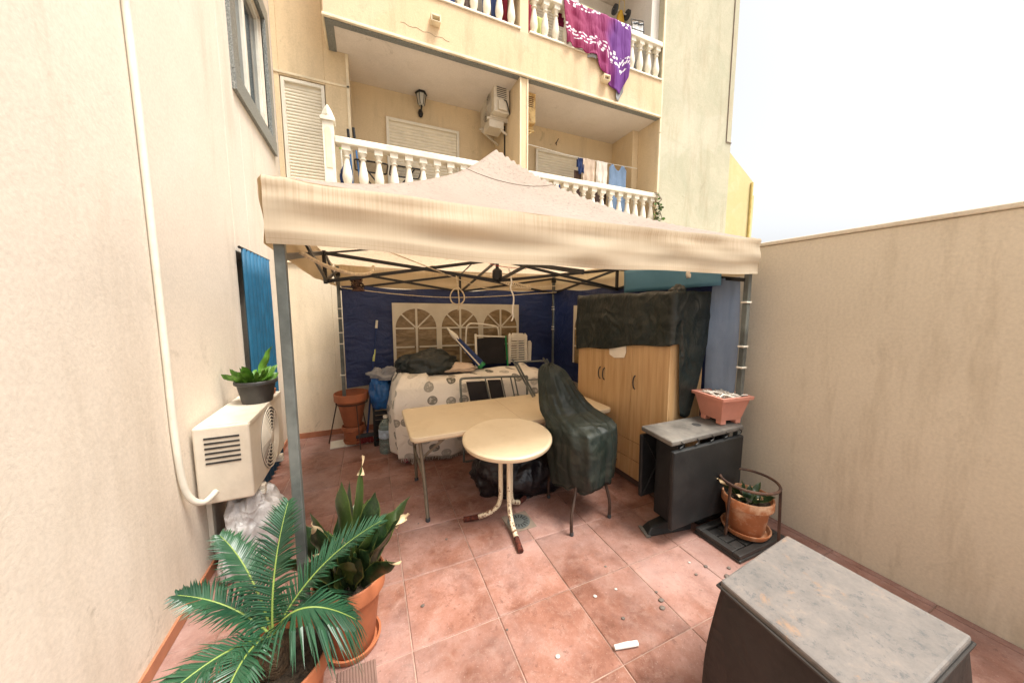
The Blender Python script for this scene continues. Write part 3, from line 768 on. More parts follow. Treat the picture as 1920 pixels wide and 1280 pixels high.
# ropes tied in the frame
def rope(name, pts, r, m, label, n=8, grp=None):
    return tag(MB().tube(smoothpath(pts, n), r, 6).build(name, m, None, smooth='all'), label, 'rope', grp)
rope('rope', [(GX0+.05,4.55,1.975),(.35,4.45,1.90),(.95,4.35,1.865),(1.6,4.35,1.885),(2.2,4.4,1.93),(GX1-.06,4.5,1.965)], .005, 'rope', 'thin cream washing line strung across the back of the gazebo')
rope('rope', [(.10,2.6,2.16),(.5,3.0,2.09),(.95,3.4,2.0),(1.35,3.75,1.955),(2.0,4.05,2.0),(2.6,4.3,2.05)], .0045, 'rope', 'slack cream cord running diagonally under the gazebo roof')
rope('rope', [(1.33,3.15,2.13),(1.35,3.13,2.0),(1.335,3.12,1.93),(1.365,3.11,1.84),(1.35,3.1,1.70),(1.355,3.1,1.64),(1.335,3.1,1.60)], .008, 'rope_white', 'knotted white rope end hanging from the gazebo frame')
loop = [(.98+.085*math.cos(a), 3.9+.02*math.sin(a*2), 1.865+.095*math.sin(a)) for a in [R(80+20*i) for i in range(19)]]
rope('rope', [(.97,3.9,2.12)] + loop + [(1.0,3.9,1.80),(.985,3.9,1.70)], .008, 'rope', 'looped beige cord dangling in front of the arched windows')
rope('cable', [(-.30,2.0,2.02),(-.22,2.3,1.99),(-.08,2.55,1.97),(.03,2.75,2.0),(.05,2.85,2.06)], .012, 'rope', 'thick beige cable looped along the left edge of the gazebo')
rope('cord', [(.6,2.2,2.14),(1.0,2.7,2.10),(1.5,3.1,2.13)], .003, 'red_cord', 'thin red cord crossing under the gazebo roof')
cl = []
for k in range(60):
    a = k*1.9; cl.append((-.10+.05*math.cos(a)+.02*math.sin(k*.7), 4.05+.05*math.sin(a), 1.99+.07*math.sin(k*.53)))
rope('rope_coil', cl, .008, 'rusty_iron', 'tangled brown rope bundle tied at the back left frame corner', 3)
sp = []
for k in range(150):
    t_ = k/149; a = k*.75
    sp.append((1.30+.9*t_+.028*math.cos(a), 3.3+1.1*t_, 2.03-.02*math.sin(t_*3)+.028*math.sin(a)))
rope('rope', sp, .005, 'rope', 'cord wound in a spiral around a gazebo roof bar', 2)
# ------------------------------------------------------------------ furniture under the gazebo
# folding table
T = thing('folding_table', 'long cream folding table with grey metal legs', 'table', (1.25, 3.0, 0))
tx0, tx1, ty0, ty1, tz = .262, 2.235, 2.585, 3.40, .725
def rrect(x0, x1, y0, y1, r, z, n=6):
    out = []
    for cx, cy, a0 in ((x1-r,y0+r,-90),(x1-r,y1-r,0),(x0+r,y1-r,90),(x0+r,y0+r,180)):
        for i in range(n+1):
            a = R(a0+90*i/n); out.append((cx+r*math.cos(a), cy+r*math.sin(a), z))
    return out
MB().prism(rrect(tx0,tx1,ty0,ty1,.06,tz-.042), (0,0,.042)).build('table_top', 'table_cream', T, smooth=True, bevel=.010, seg=3)
MB().box((1.246,ty0+.012,tz-.001),(1.249,ty1-.012,tz+.0006)).build('fold_seam', 'cardboard', T)
MB().box((tx0+.03,ty0+.03,tz-.056),(tx1-.03,ty1-.03,tz-.0425)).build('apron', 'table_cream', T)
for sx, xe in ((1, .36), (-1, 2.10)):
    for yy, yb in ((2.70, 2.60), (3.26, 3.30)):
        lg = MB().tube([(xe-.02*sx,yy,tz-.05),(xe,yy,.45),(xe+.012*sx,(yy+yb)/2,.2),(xe+.016*sx,yb,.02)], .015, 10).build('leg', 'table_leg', T, smooth=True)
        MB().lathe([(.017,.001),(.019,.004),(.019,.03),(.015,.034)], (xe+.016*sx,yb,0), 10).build('rubber_foot', 'rubber', lg)
    MB().tube([(xe,2.68,.36),(xe,3.27,.36)], .011, 8).build('cross_bar', 'table_leg', T)
    MB().bar((xe+.02*sx,2.98,.36),(xe+.44*sx,2.98,tz-.055), .014, .02).build('folding_brace', 'table_leg', T)
    MB().bar((xe+.18*sx,2.93,.52),(xe+.30*sx,2.93,tz-.055), .012, .018).build('folding_brace', 'table_leg', T)

# round table
RC = Vector((.985, 2.37, 0)); RT = thing('round_table', 'round cream bistro table on three bent rusty white legs', 'table', RC)
tilt = Matrix.Rotation(R(4.5), 4, Vector((math.cos(R(-23)), math.sin(R(-23)), 0)))
top = MB().lathe([(.0,.675),(.34,.675),(.352,.680),(.358,.692),(.358,.710),(.352,.717),(.338,.720),(.330,.7185),(.324,.717),(.0,.717)], (0,0,0), 72, False)
zc = .70
top.v = [RC + Vector((0,0,zc)) + (tilt.to_3x3() @ (p - Vector((0,0,zc)))) for p in top.v]
top.build('table_top', 'table_cream', RT, smooth=True)
feet = [(.925,1.985), (.655,2.475), (1.225,2.55)]
for fx, fy in feet:
    d = (Vector((fx,fy,0)) - RC); L = d.length; d.normalize()
    side = .055
    pts = [RC + d*side + Vector((0,0,z)) for z in (.672,.5,.35,.22)] + [RC + d*(side+.015) + Vector((0,0,.14)), RC + d*(side+.06) + Vector((0,0,.085)), RC + d*(side+.13) + Vector((0,0,.052)), RC + d*(L-.1) + Vector((0,0,.035)), RC + d*L + Vector((0,0,.021))]
    pts = smoothpath(pts, 4)
    lg = MB().tube(pts, .0185, 12).build('leg', 'leg_white_rust', RT, smooth=True)
    e = RC + d*L + Vector((0,0,.022))
    MB().tube([e - d*.11 + Vector((0,0,.014)), e - d*.02 + Vector((0,0,.003)), e + d*.012], [.0195,.021,.021], 12).build('rust_sleeve', 'rust', lg, smooth=True)
MB().lathe([(.06,.64),(.10,.652),(.10,.67)], RC, 20).build('mount_plate', 'leg_white', RT)

# stacked chairs under a green sheet
CS = thing('covered_chairs', 'stack of chairs hidden under a dusty dark green plastic sheet', 'chairs', (1.62, 2.25, 0))
legs = [((1.36,1.99),(1.45,2.07)), ((1.77,2.05),(1.76,2.12)), ((1.45,2.50),(1.48,2.45)), ((1.83,2.50),(1.78,2.45))]
for (bx, by), (tx_, ty_) in legs:
    lg = MB().tube(smoothpath([(bx,by,.012),(bx+.004,by+.01,.15),(tx_,ty_,.34),(tx_,ty_,.60)], 4), .0125, 10).build('leg', 'brown_metal', CS, smooth=True)
    MB().lathe([(.014,.001),(.016,.006),(.014,.03)], (bx,by,0), 10).build('rubber_foot', 'rubber', lg)
ring = [(1.615+.20*math.cos(a), 2.27+.20*math.sin(a), .34) for a in [2*math.pi*i/28 for i in range(28)]]
MB().tube(ring, .011, 8, closed=True).build('seat_ring', 'brown_metal', CS, smooth=True)
# loft: list of (z, cx, cy, rx, ry, rot)
secs = [(.285,1.62,2.24,.205,.235), (.31,1.62,2.24,.228,.255), (.45,1.62,2.25,.25,.27), (.65,1.625,2.255,.258,.27), (.755,1.63,2.27,.258,.265), (.79,1.628,2.31,.25,.245), (.815,1.615,2.37,.238,.21), (.845,1.60,2.44,.22,.165), (.90,1.58,2.475,.198,.145), (1.0,1.545,2.50,.165,.125), (1.1,1.51,2.52,.134,.11), (1.18,1.49,2.54,.104,.095), (1.225,1.475,2.55,.06,.06), (1.24,1.47,2.55,.005,.005)]
def loft(u, v):
    q = v*(len(secs)-1); i = min(int(q), len(secs)-2); f = q-i
    z, cx, cy, rx, ry = [secs[i][k]*(1-f)+secs[i+1][k]*f for k in range(5)]
    a = 2*math.pi*u + .35
    sq = 1/ max(abs(math.cos(a-.35)), abs(math.sin(a-.35)))**.55
    fold = 1 + .05*N3((math.cos(a)*2, math.sin(a)*2, z*1.3)) + .028*math.sin(a*11+z*5+3*N3((math.cos(a),math.sin(a),z)))*(1-v)**1.3 + .05*(.5-abs(N3((math.cos(a)*3+z, math.sin(a)*3, z*2)))) - .025 + .018*abs(math.sin(a*7+2*N3((math.cos(a)*2,math.sin(a)*2,z*2))))
    hem = 0
    if v < .08: hem = .05*N3((math.cos(a)*3, math.sin(a)*3, 7)) + .05*math.cos(a+1.2)
    return Vector((cx+rx*sq*fold*math.cos(a)*.97, cy+ry*sq*fold*math.sin(a)*.97, z + hem + .02*N3((math.cos(a)*4, math.sin(a)*4, z*6))))
MB().grid(loft, 110, 84, lambda u, v: (u*2, v*1.4), closed_u=True).build('plastic_cover', 'tarp_green', CS, smooth='all')
hemp = [loft(u/60, 0.0) + Vector((0,0,.0)) for u in range(60)]
MB().tube(hemp, [.010+.006*abs(N3((k*.7,0,0))) for k in range(60)], 6, closed=True).build('cover_hem', 'tarp_green', CS, smooth='all')

# sofa draped with a printed sheet
SF = thing('covered_sofa', 'low sofa bed draped in a white sheet with grey medallions', 'sofa', (1.15, 4.0, 0))
sx0, sx1, sy0, sy1, sz = .205, 2.12, 3.63, 4.42, .92
def drape(u, v):
    """u along the perimeter left-front-right, v from hem to top middle"""
    per = [(sx0,sy1),(sx0,sy0),(sx1,sy0),(sx1,sy1)]
    seg = [sy1-sy0, sx1-sx0, sy1-sy0]; tot = sum(seg); s = u*tot
    if s < seg[0]: p = (sx0, sy1-s); n = (-1,0)
    elif s < seg[0]+seg[1]: p = (sx0+s-seg[0], sy0); n = (0,-1)
    else: p = (sx1, sy0+s-seg[0]-seg[1]); n = (1,0)
    # round the corner
    c0 = seg[0]; 
    for cs in (seg[0], seg[0]+seg[1]):
        k = (s-cs)/.10
        if abs(k) < 1:
            w = .5+.5*k
            na = ((-1,0),(0,-1)) if cs == seg[0] else ((0,-1),(1,0))
            n = (na[0][0]*(1-w)+na[1][0]*w, na[0][1]*(1-w)+na[1][1]*w)
    hemz = .075 + .03*math.sin(s*3.1) + .02*N3((s*4, 1, 0)) + .12*max(0, s-1.6)*.25
    if v < .72:
        t_ = v/.72
        z = hemz + (sz-.05-hemz)*t_
        fold = (.030*math.sin(s*15+1.5*N3((s*2,0,0)))+.02*N3((s*8, z*2, 4)))*(1-t_)**.8 + .035*N3((s*3, z*3, 9)) - .02*(1-t_) + .03*math.sin(t_*math.pi)
        bulge = -.05*t_**4
        o = fold + bulge
        return Vector((p[0]+n[0]*o, p[1]+n[1]*o, z))
    t_ = (v-.72)/.28
    inx = max(sx0+.0, min(sx1-.0, p[0])); 
    tgt = Vector((sx0+(sx1-sx0)*(.15+.7*(p[0]-sx0)/(sx1-sx0)), 4.1, 0))
    base = Vector((p[0]+n[0]*-.05, p[1]+n[1]*-.05, 0))
    q = base.lerp(tgt, t_)
    z = sz - .05 + .05*math.sin(min(1, t_*4)*math.pi/2) + .035*N3((q.x*4, q.y*4, 3)) + .04*N3((q.x*1.5,q.y*2,8)) + (.06 if q.x < .6 else .0)*math.sin(t_*math.pi)
    return Vector((q.x, q.y, z))
sh = MB().grid(drape, 150, 60, lambda u, v: (u*3.6, v*1.35)).build('printed_sheet', 'print_cloth', SF, smooth='all', solid=.004)
fr = MB()
for k in range(150):
    u = .24+.50*k/150; p = drape(u, 0); L = random.uniform(.02, .065)
    fr.tube([p+Vector((0,0,.004)), p+Vector((random.uniform(-.008,.008),random.uniform(-.006,.006),-L*.6)), p+Vector((random.uniform(-.014,.014),0,-min(L, p.z-.012)))], [.0022,.0018,.0012], 4)
tag(fr.build('fringe', 'white_cloth', sh), kind='stuff')
MB().box((sx0+.08,sy0+.10,.16),(sx1-.08,sy1-.04,.82)).build('sofa_body', 'black_fabric', SF, bevel=.03)
for x in (sx0+.12, sx1-.15):
    for y in (sy0+.13, sy1-.1): MB().tube([(x,y,.16),(x,y,.001)], [.03,.022], 10).build('foot', 'red_cloth', SF)

# things lying on the sofa
def lump(name, c, size, m, label, cat, seed=0, n=56, fold=.28, flat=.55):
    c = Vector(c)
    def f(u, v):
        a = 2*math.pi*u; th = (v-.5)*math.pi
        d = Vector((math.cos(th)*math.cos(a), math.cos(th)*math.sin(a), math.sin(th)))
        ridg = 1-abs(N3(d*2.2+Vector((seed,0,0))))*1.6
        k = 1 + fold*(N3(d*1.7+Vector((seed*3.1,1,0))) + .5*ridg*.5 + .45*N3(d*5+Vector((0,seed,0))) + .2*N3(d*11+Vector((0,seed,0))))
        p = Vector((d.x*size[0]*k, d.y*size[1]*k, d.z*size[2]*k))
        if p.z < -size[2]*flat: p.z = -size[2]*flat + .01*N3(d*6)
        return c + p + Vector((0,0,size[2]*flat))
    return tag(MB().grid(f, n, n//2, lambda u, v: (u*2, v), closed_u=True).build(name, m, None, smooth='all'), label, cat)
lump('crumpled_tarp', (.64,4.12,.935), (.36,.20,.17), 'tarp_dark', 'crumpled dark green tarp lying on the left of the covered sofa', 'tarp', 2)
lump('folded_blanket', (1.02,4.05,.945), (.20,.13,.06), 'beige_cloth', 'small folded beige blanket beside the crumpled tarp', 'blanket', 5)
# folded parasol
PS = thing('folded_parasol', 'closed blue parasol with white tip lying slanted on the sofa', 'parasol', (1.3,4.1,.95))
a, b = Vector((.915,4.20,1.475)), Vector((1.31,4.05,1.0)); d = b-a
MB().tube([a, a+d*.08, a+d*.1, a+d*.22, a+d*.32], [.012,.014,.022,.036,.030], 12).build('white_tip', 'white_plastic', PS, smooth=True)
MB().grid(lambda u, v: a+d*(.28+.70*v) + (Matrix.Rotation(2*math.pi*u, 3, d.normalized()) @ d.orthogonal().normalized())*((.028+.022*v)*(1+.18*math.sin(u*2*math.pi*6))), 48, 12, closed_u=True).build('canopy', 'navy_cloth', PS, smooth='all')
MB().tube([a+d*.3+Vector((-.03,-.045,0)), b+Vector((-.03,-.045,0))], .009, 8).build('pole', 'white_plastic', PS)
MB().tube([b-d*.03, b+d*.03, b+d*.06], [.045,.055,.05], 12).build('green_cap', 'green_plastic', PS, smooth=True)
# reclining chair with black mesh, folded
LC = thing('folded_lounger', 'folded white framed lounger with black mesh standing behind the sofa', 'chair', (1.5,4.33,.9))
MB().tube(smoothpath([(1.22,4.45,1.10),(1.24,4.46,1.42),(1.27,4.46,1.49),(1.34,4.46,1.51),(1.62,4.46,1.475),(1.70,4.46,1.44),(1.72,4.46,1.36),(1.72,4.45,1.1)], 5), .012, 8).build('frame', 'white_plastic', LC, smooth=True)
MB().grid(lambda u, v: Vector((1.36+.42*u, 4.33+.05*v, .93+.37*v+.015*math.sin(u*3))), 10, 10).build('mesh_seat', 'black_fabric', LC, solid=.006)
MB().bar((1.335,4.31,.90),(1.345,4.38,1.37), .03, .045).build('arm', 'white_plastic', LC, bevel=.008)
MB().bar((1.80,4.31,.90),(1.795,4.38,1.33), .02, .02).build('side_rail', 'green_plastic', LC)
MB().bar((1.34,4.38,1.345),(1.80,4.38,1.315), .02, .02).build('top_rail', 'white_plastic', LC)
# white slatted plastic chair
PC = thing('plastic_chair', 'white plastic chair with slatted back behind the sofa', 'chair', (2.0,4.35,.9))
fr = MB()
fr.prism([(1.83,4.36,.92),(1.87,4.36,.92),(1.885,4.36,1.33),(1.86,4.36,1.37),(1.835,4.36,1.34)], (0,.03,0))
fr.prism([(2.10,4.36,.92),(2.14,4.36,.92),(2.135,4.36,1.32),(2.10,4.36,1.36),(2.09,4.36,1.33)], (0,.03,0))
fr.build('frame', 'white_plastic', PC, bevel=.008)
MB().prism([(1.886,4.362,1.25),(2.089,4.362,1.245),(2.095,4.362,1.32),(2.07,4.362,1.355),(1.90,4.362,1.365),(1.886,4.362,1.34)], (0,.026,0)).build('top_rail', 'white_plastic', PC, bevel=.008)
for k in range(9):
    z = .945+.034*k
    MB().box((1.872,4.366,z),(2.10,4.384,z+.019)).build('slat', 'white_plastic', PC, bevel=.004)
MB().prism([(2.16,4.40,.92),(2.22,4.40,.92),(2.23,4.40,1.20),(2.21,4.40,1.24),(2.17,4.40,1.235)], (0,.03,0)).build('armrest', 'white_plastic', PC, bevel=.008)
# grey tube frame leaning on the front of the sofa
LF = thing('folded_chair_frame', 'grey tubular folding chair frame with black seat leaning on the sofa', 'chair', (1.3,3.53,.0))
def lean(x, z): return (x, 3.43+.09*z, z)
MB().tube(smoothpath([lean(.905,.03), lean(.91,.5), lean(.90,.90), lean(.915,.945), lean(.95,.955), lean(1.3,.94), lean(1.72,.915)], 4), .013, 8).build('frame', 'steel_grey', LF, smooth=True)
for x in (1.19, 1.385, 1.50, 1.55): MB().tube([lean(x,.93), lean(x+.07,.55)], .009, 8).build('strut', 'steel_grey', LF, smooth=True)
MB().tube([lean(.92,.03), lean(1.3,.04), lean(1.66,.02)], .013, 8).build('lower_bar', 'steel_grey', LF)
MB().tube([lean(1.72,.915), lean(1.70,.5), lean(1.66,.02)], .013, 8).build('side_bar', 'steel_grey', LF)
for x0, x1 in ((.965, 1.185), (1.215, 1.375)):
    MB().add([lean(x0,.915), lean(x1,.905), lean(x1+.06,.58), lean(x0+.06,.58)], [(0,1,2,3)]).build('seat_fabric', 'black_fabric', LF, solid=.008)
# loose tubes beside the stack
LT = thing('folded_stool', 'folded grey metal stool with crossed tube legs behind the covered chairs', 'stool', (1.75,3.1,.727))
for a, b in (((1.44,3.32,1.17),(1.66,3.24,.737)), ((1.50,3.34,1.13),(1.70,3.27,.737)), ((1.83,3.32,1.16),(2.02,3.24,.737)), ((1.88,3.33,1.14),(2.07,3.26,.737))):
    MB().tube([a, b], .011, 8).build('leg', 'steel_grey', LT, smooth=True)
MB().tube([(1.50,3.34,1.13),(1.88,3.33,1.12)], .009, 8).build('rail', 'steel_grey', LT); MB().tube([(1.62,3.30,.92),(1.97,3.28,.92)], .009, 8).build('rail', 'steel_grey', LT)
# black bag under the table
lump('refuse_sack', (1.30,2.83,.0), (.44,.30,.30), 'bag_black', 'crumpled black plastic sack on the floor under the tables', 'sack', 8, 72, .22, .5)

# ------------------------------------------------------------------ wardrobe
WR = thing('wardrobe', 'pale oak veneer wardrobe with three doors against the blue panel', 'wardrobe', (2.5,2.6,0))
wx, wy0, wy1, wz = 2.32, 1.985, 3.30, 1.85
MB().box((wx,wy0,.07),(2.70,wy1,wz)).build('carcass', 'oak_veneer', WR, bevel=.003)
MB().box((wx+.02,wy0+.02,.001),(2.69,wy1-.02,.07)).build('plinth', 'brown_cloth', WR)
D = [wy0, 2.42, 2.85, wy1]
for k in range(3):
    zb = .45 if k == 0 else (.45 if k == 1 else .08)
    dr = MB().box((wx-.018,D[k]+.002,zb),(wx-.0005,D[k+1]-.002,wz-.004)).build('door', 'oak_veneer', WR, bevel=.002)
    hy = D[k+1]-.05 if k == 0 else (D[k+1]-.035 if k == 1 else D[k]+.035)
    hz = 1.03
    pts = [(wx-.018,hy,hz-.065),(wx-.036,hy,hz-.045),(wx-.044,hy,hz),(wx-.036,hy,hz+.045),(wx-.018,hy,hz+.065)]
    MB().tube(smoothpath(pts, 4), .006, 8).build('handle', 'dark_metal_grey', dr, smooth=True)
for k in range(2):
    z0, z1 = (.085,.262) if k == 0 else (.268,.444)
    for y0, y1 in ((D[0],D[1]),(D[1],D[2])):
        dw = MB().box((wx-.018,y0+.002,z0),(wx-.0005,y1-.002,z1)).build('drawer', 'oak_veneer', WR, bevel=.002)
        MB().tube([(wx-.018,(y0+y1)/2-.06,(z0+z1)/2),(wx-.036,(y0+y1)/2,(z0+z1)/2),(wx-.018,(y0+y1)/2+.06,(z0+z1)/2)], .005, 8).build('handle', 'dark_metal_grey', dw)
pc = [(wx-.026,2.75,1.40),(wx-.026,2.50,1.41),(wx-.026,2.495,1.30),(wx-.026,2.52,1.245),(wx-.026,2.66,1.225),(wx-.026,2.735,1.25)]
tag(MB().prism(pc, (.002,0,0)).build('paper_notice', 'paper', None, bevel=.0), 'pale rounded paper sheet stuck on the wardrobe door below the tarp', 'paper')
# tarp over it: front drop, top, side drop
def wt(u, v):
    # u: along the front from the far end to the near end, then round onto the side; v: hem, top edge, back
    if u < .68:
        y = wy1+.02 - (wy1-wy0+.045)*(u/.68); nx, ny = -1, 0; x = wx-.026
        hem = 1.235 + .20*(u/.68) + .012*math.sin(u*17)
    else:
        k = (u-.68)/.32; y = wy0-.026; x = wx-.02+k*.44; nx, ny = 0, -1
        if k < .14: hem = 1.435
        elif k < .26: hem = 1.435 - .62*math.sin((k-.14)/.12*math.pi/2)
        elif k < .5: hem = .815 - .02*math.sin((k-.26)*13)
        else: hem = .815 + (k-.5)/.5*.75
    f = .004 + .014*abs(N3((u*7, v*2, 3))) + .006*math.sin(u*31+3*N3((u*5,v,0)))*(1-v) + .006
    f += .020*math.exp(-((v-.30-.06*math.sin(u*9))/.05)**2)*max(0, .5+N3((u*6,2,2)))
    f = max(.002, f)
    if v < .62:
        z = hem + (wz+.012-hem)*(v/.62)
        return Vector((x+nx*f, y+ny*f, z))
    t_ = (v-.62)/.38
    zz = wz + .014 + abs(.025*N3((u*8, v*4, 1)))
    if u < .68: return Vector((x+(2.70-x)*t_, y, zz))
    return Vector((x, y+.4*t_, zz))
tp = MB().grid(wt, 200, 50, lambda u, v: (u*2, v)).build('wardrobe_tarp', 'tarp_dark', None, smooth='all', solid=.004)
tag(tp, 'dusty dark green tarp draped over the top of the wardrobe', 'tarp')
lump('tarp_bundle', (2.40,2.02,1.83), (.07,.06,.055), 'tarp_dark', 'bunched tarp corner on the near end of the wardrobe top', 'tarp', 4, 40, .4)
# blue sheets and board behind the wardrobe
bs = MB().grid(lambda u, v: Vector((2.655-.012*math.sin(u*9)-.01*v, 2.95-1.12*u, 1.90+.24*v+.02*u)), 30, 6).build('blue_sheet', 'sheet_blue', None, smooth='all', solid=.006)
tag(bs, 'light blue plastic sheet hung above the wardrobe', 'sheet')
tag(MB().obox((2.73,1.90,1.15),(.02,.035,.62),(0,.0,.0)).build('wooden_batten', 'yellow_strip', None, bevel=.003), 'narrow yellow batten standing between wardrobe and grey flap', 'batten')
lump('cloth_scrap', (2.66,2.13,2.0), (.03,.03,.05), 'white_cloth', 'small white cloth scrap clipped to the blue sheet', 'cloth', 3, 24)
# ------------------------------------------------------------------ folded black plastic table at the right
DT = thing('drop_leaf_table', 'black plastic drop leaf table folded down beside the wardrobe', 'table', (2.35,1.75,0))
tp_ = MB().prism([(1.915,1.60,.765),(2.72,1.61,.765),(2.73,1.92,.765),(1.955,1.93,.765)], (0,0,.04)).build('table_top', 'dusty_top', DT, bevel=.012, seg=3)
MB().lathe([(.030,.805),(.034,.8065),(.034,.8075),(.012,.808)], (2.38,1.77,0), 20).build('parasol_hole', 'dark_gap', tp_)
for k in range(5):
    x = 2.0+.16*k
    MB().tube(smoothpath([(x,1.594,.79),(x+.02,1.592,.775),(x+.015,1.592,.757),(x-.01,1.594,.748)], 3), .004, 6).build('hinge', 'black_plastic', tp_)
MB().prism([(1.935,1.585,.135),(2.70,1.595,.135),(2.705,1.595,.73),(1.925,1.585,.73)], (0,.038,0)).build('front_leaf', 'black_plastic', DT, bevel=.012, seg=3)
bl = MB().prism([(1.955,1.90,.22),(2.29,1.905,.22),(2.29,1.905,.74),(1.945,1.90,.74)], (0,.035,0)).build('rear_leaf', 'black_plastic', DT, bevel=.01)
for a, b in (((1.97,1.893,.24),(2.26,1.893,.72)), ((1.97,1.893,.72),(2.26,1.893,.24)), ((2.10,1.893,.23),(2.10,1.893,.73))):
    MB().bar(a, b, .012, .014).build('rib', 'black_plastic', bl)
MB().box((2.05,1.66,.10),(2.13,1.86,.755)).build('pedestal', 'black_plastic', DT, bevel=.01)
MB().box((2.55,1.66,.10),(2.63,1.86,.755)).build('pedestal', 'black_plastic', DT, bevel=.01)
ft = MB()
a, b = Vector((1.90,1.80,0)), Vector((2.30,1.74,0)); s = Vector((.03,.06,0))
ft.add([a-s*1.0+Vector((0,0,.001)), a+s+Vector((0,0,.001)), b+s*1.15+Vector((0,0,.001)), b-s*1.15+Vector((0,0,.001)), a-s*.55+Vector((.05,0,.055)), a+s*.55+Vector((.05,0,.055)), b+s*.9+Vector((0,0,.135)), b-s*.9+Vector((0,0,.135))],
       [(0,3,2,1),(4,5,6,7),(0,1,5,4),(1,2,6,5),(2,3,7,6),(3,0,4,7)])
fto = ft.build('foot', 'black_plastic', DT, bevel=.012, seg=3)
MB().prism([(1.868,1.742,.002),(1.90,1.73,.002),(1.93,1.86,.002),(1.905,1.862,.002)], (0,0,.012)).build('foot_pad', 'dusty_top', fto)
MB().box((2.35,1.68,.001),(2.72,1.87,.095)).build('foot', 'black_plastic', DT, bevel=.02)
MB().box((2.13,1.70,.30),(2.55,1.82,.36)).build('stretcher', 'black_plastic', DT, bevel=.008)

# pink planter with pale dried cuttings
PL = thing('pink_planter', 'square pink plastic planter full of dry cuttings on the black table', 'planter', (2.66,1.77,.806))
def frus(mb, cx, cy, z0, z1, w0, d0, w1, d1, rot=.0):
    m = Matrix.Rotation(rot, 3, 'Z')
    p = [Vector((cx,cy,0)) + m @ Vector((sx*w/2, sy*d_/2, z)) for z, w, d_ in ((z0,w0,d0),(z1,w1,d1)) for sx, sy in ((-1,-1),(1,-1),(1,1),(-1,1))]
    mb.add(p, [(0,1,5,4),(1,2,6,5),(2,3,7,6),(3,0,4,7)]); return p
pb = MB(); rt_ = R(-8); cx, cy = 2.655, 1.765
frus(pb, cx, cy, .84, 1.03, .20, .20, .285, .285, rt_); frus(pb, cx, cy, 1.012, 1.036, .31, .31, .315, .315, rt_)
frus(pb, cx, cy, .85, 1.035, .17, .17, .265, .265, rt_)
m = Matrix.Rotation(rt_, 3, 'Z')
def rim(z, w): return [Vector((cx,cy,z)) + m @ Vector((sx*w/2, sy*w/2, 0)) for sx, sy in ((-1,-1),(1,-1),(1,1),(-1,1))]
for z, wo, wi in ((1.036,.315,.265),(1.012,.31,.28)):
    pb.add(rim(z,wo)+rim(z,wi), [(0,1,5,4),(1,2,6,5),(2,3,7,6),(3,0,4,7)])
pb.add(rim(.84,.20), [(3,2,1,0)])
pbo = pb.build('tub', 'pink_plastic', PL, bevel=.004)
for sx in (-1, 1):
    for sy in (-1, 1):
        c = Vector((cx,cy,.8235)) + m @ Vector((sx*.075, sy*.075, 0))
        MB().obox(c, (.05,.05,.034), m=m).build('foot', 'pink_plastic', PL, bevel=.004)
MB().add(rim(1.0,.255), [(0,1,2,3)]).build('soil', 'soil', PL)
ct = MB()
for k in range(70):
    x, y = cx+random.uniform(-.10,.10), cy+random.uniform(-.10,.10); a = random.uniform(0,6.28); L = random.uniform(.03,.07); z = 1.005+random.uniform(0,.035)
    ct.tube([(x-L*math.cos(a),y-L*math.sin(a),z), (x,y,z+random.uniform(-.004,.015)), (x+L*math.cos(a+.4),y+L*math.sin(a+.4),z+random.uniform(-.01,.01))], random.uniform(.004,.008), 5)
tag(ct.build('dry_cuttings', 'white_cloth', PL, smooth='all'), kind='stuff')

# ------------------------------------------------------------------ pots
def pot_profile(rb, rt, h, rimh, lip=.012, wall=.012):
    k = (h-rimh)/h
    rm = rb+(rt-lip-rb)*k
    return [(rb*.96,0),(rb,.006),(rm,h-rimh-.004),(rm+lip*.9,h-rimh),(rt,h-rimh+.006),(rt,h-.008),(rt-.004,h-.001),(rt-wall*.5,h),(rt-wall,h-.003),(rt-wall-.003,h-.03),(rm-wall,h-rimh-.02),(max(.01,rm-wall-.02),h*.45)]
def pot(name, c, rb, rt, h, rimh, m, label, saucer=None, soil=None, cat='plant pot', wob=.004, srmat=None, group=None):
    c = Vector(c); root = thing(name, label, cat, c, group)
    z0 = .0
    if saucer:
        MB().lathe([(saucer*.86,.001),(saucer*.9,.003),(saucer,.035),(saucer,.041),(saucer-.01,.041),(saucer*.9-.008,.012),(.02,.010)], c, 48).build('saucer', srmat or m, root, smooth=True)
        z0 = .0125
    pr = [(r, z+z0) for r, z in pot_profile(rb, rt, h, rimh)]
    MB().lathe(pr, c, 56, True, wob).build('pot', m, root, smooth=True)
    if soil:
        MB().grid(lambda u, v: c + Vector((v*(soil[0])*math.cos(2*math.pi*u), v*soil[0]*math.sin(2*math.pi*u), soil[1]+.012*N3((v*6*math.cos(6.28*u), v*6*math.sin(6.28*u), c.x*5)))), 24, 8, closed_u=True).build('soil', 'soil', root, smooth='all')
    return root
def blade(base, d, L, w, bend, tw=0.0, tipw=.0, cup=.25, n=14):
    """strap leaf: base point, direction, length, half width, outward bend vector"""
    base, d, bend = Vector(base), Vector(d).normalized(), Vector(bend)
    def f(u, v):
        p = base + d*L*v + bend*v*v
        tan = (d*L + bend*2*v).normalized()
        s = tan.cross(Vector((math.cos(tw+v*.7), math.sin(tw+v*.7), .15))).normalized()
        nn = s.cross(tan)
        ww = w*(.62+.55*math.sin(min(1, v*1.5)*math.pi/2)) * (1-v**6)**.8 * (1 if v < .8 else max(.02, 1-((v-.8)/.2)**1.6))
        k = 2*u-1
        return p + s*ww*k + nn*ww*cup*k*k + nn*.006*math.sin(v*14+tw)
    return MB().grid(f, 6, n)
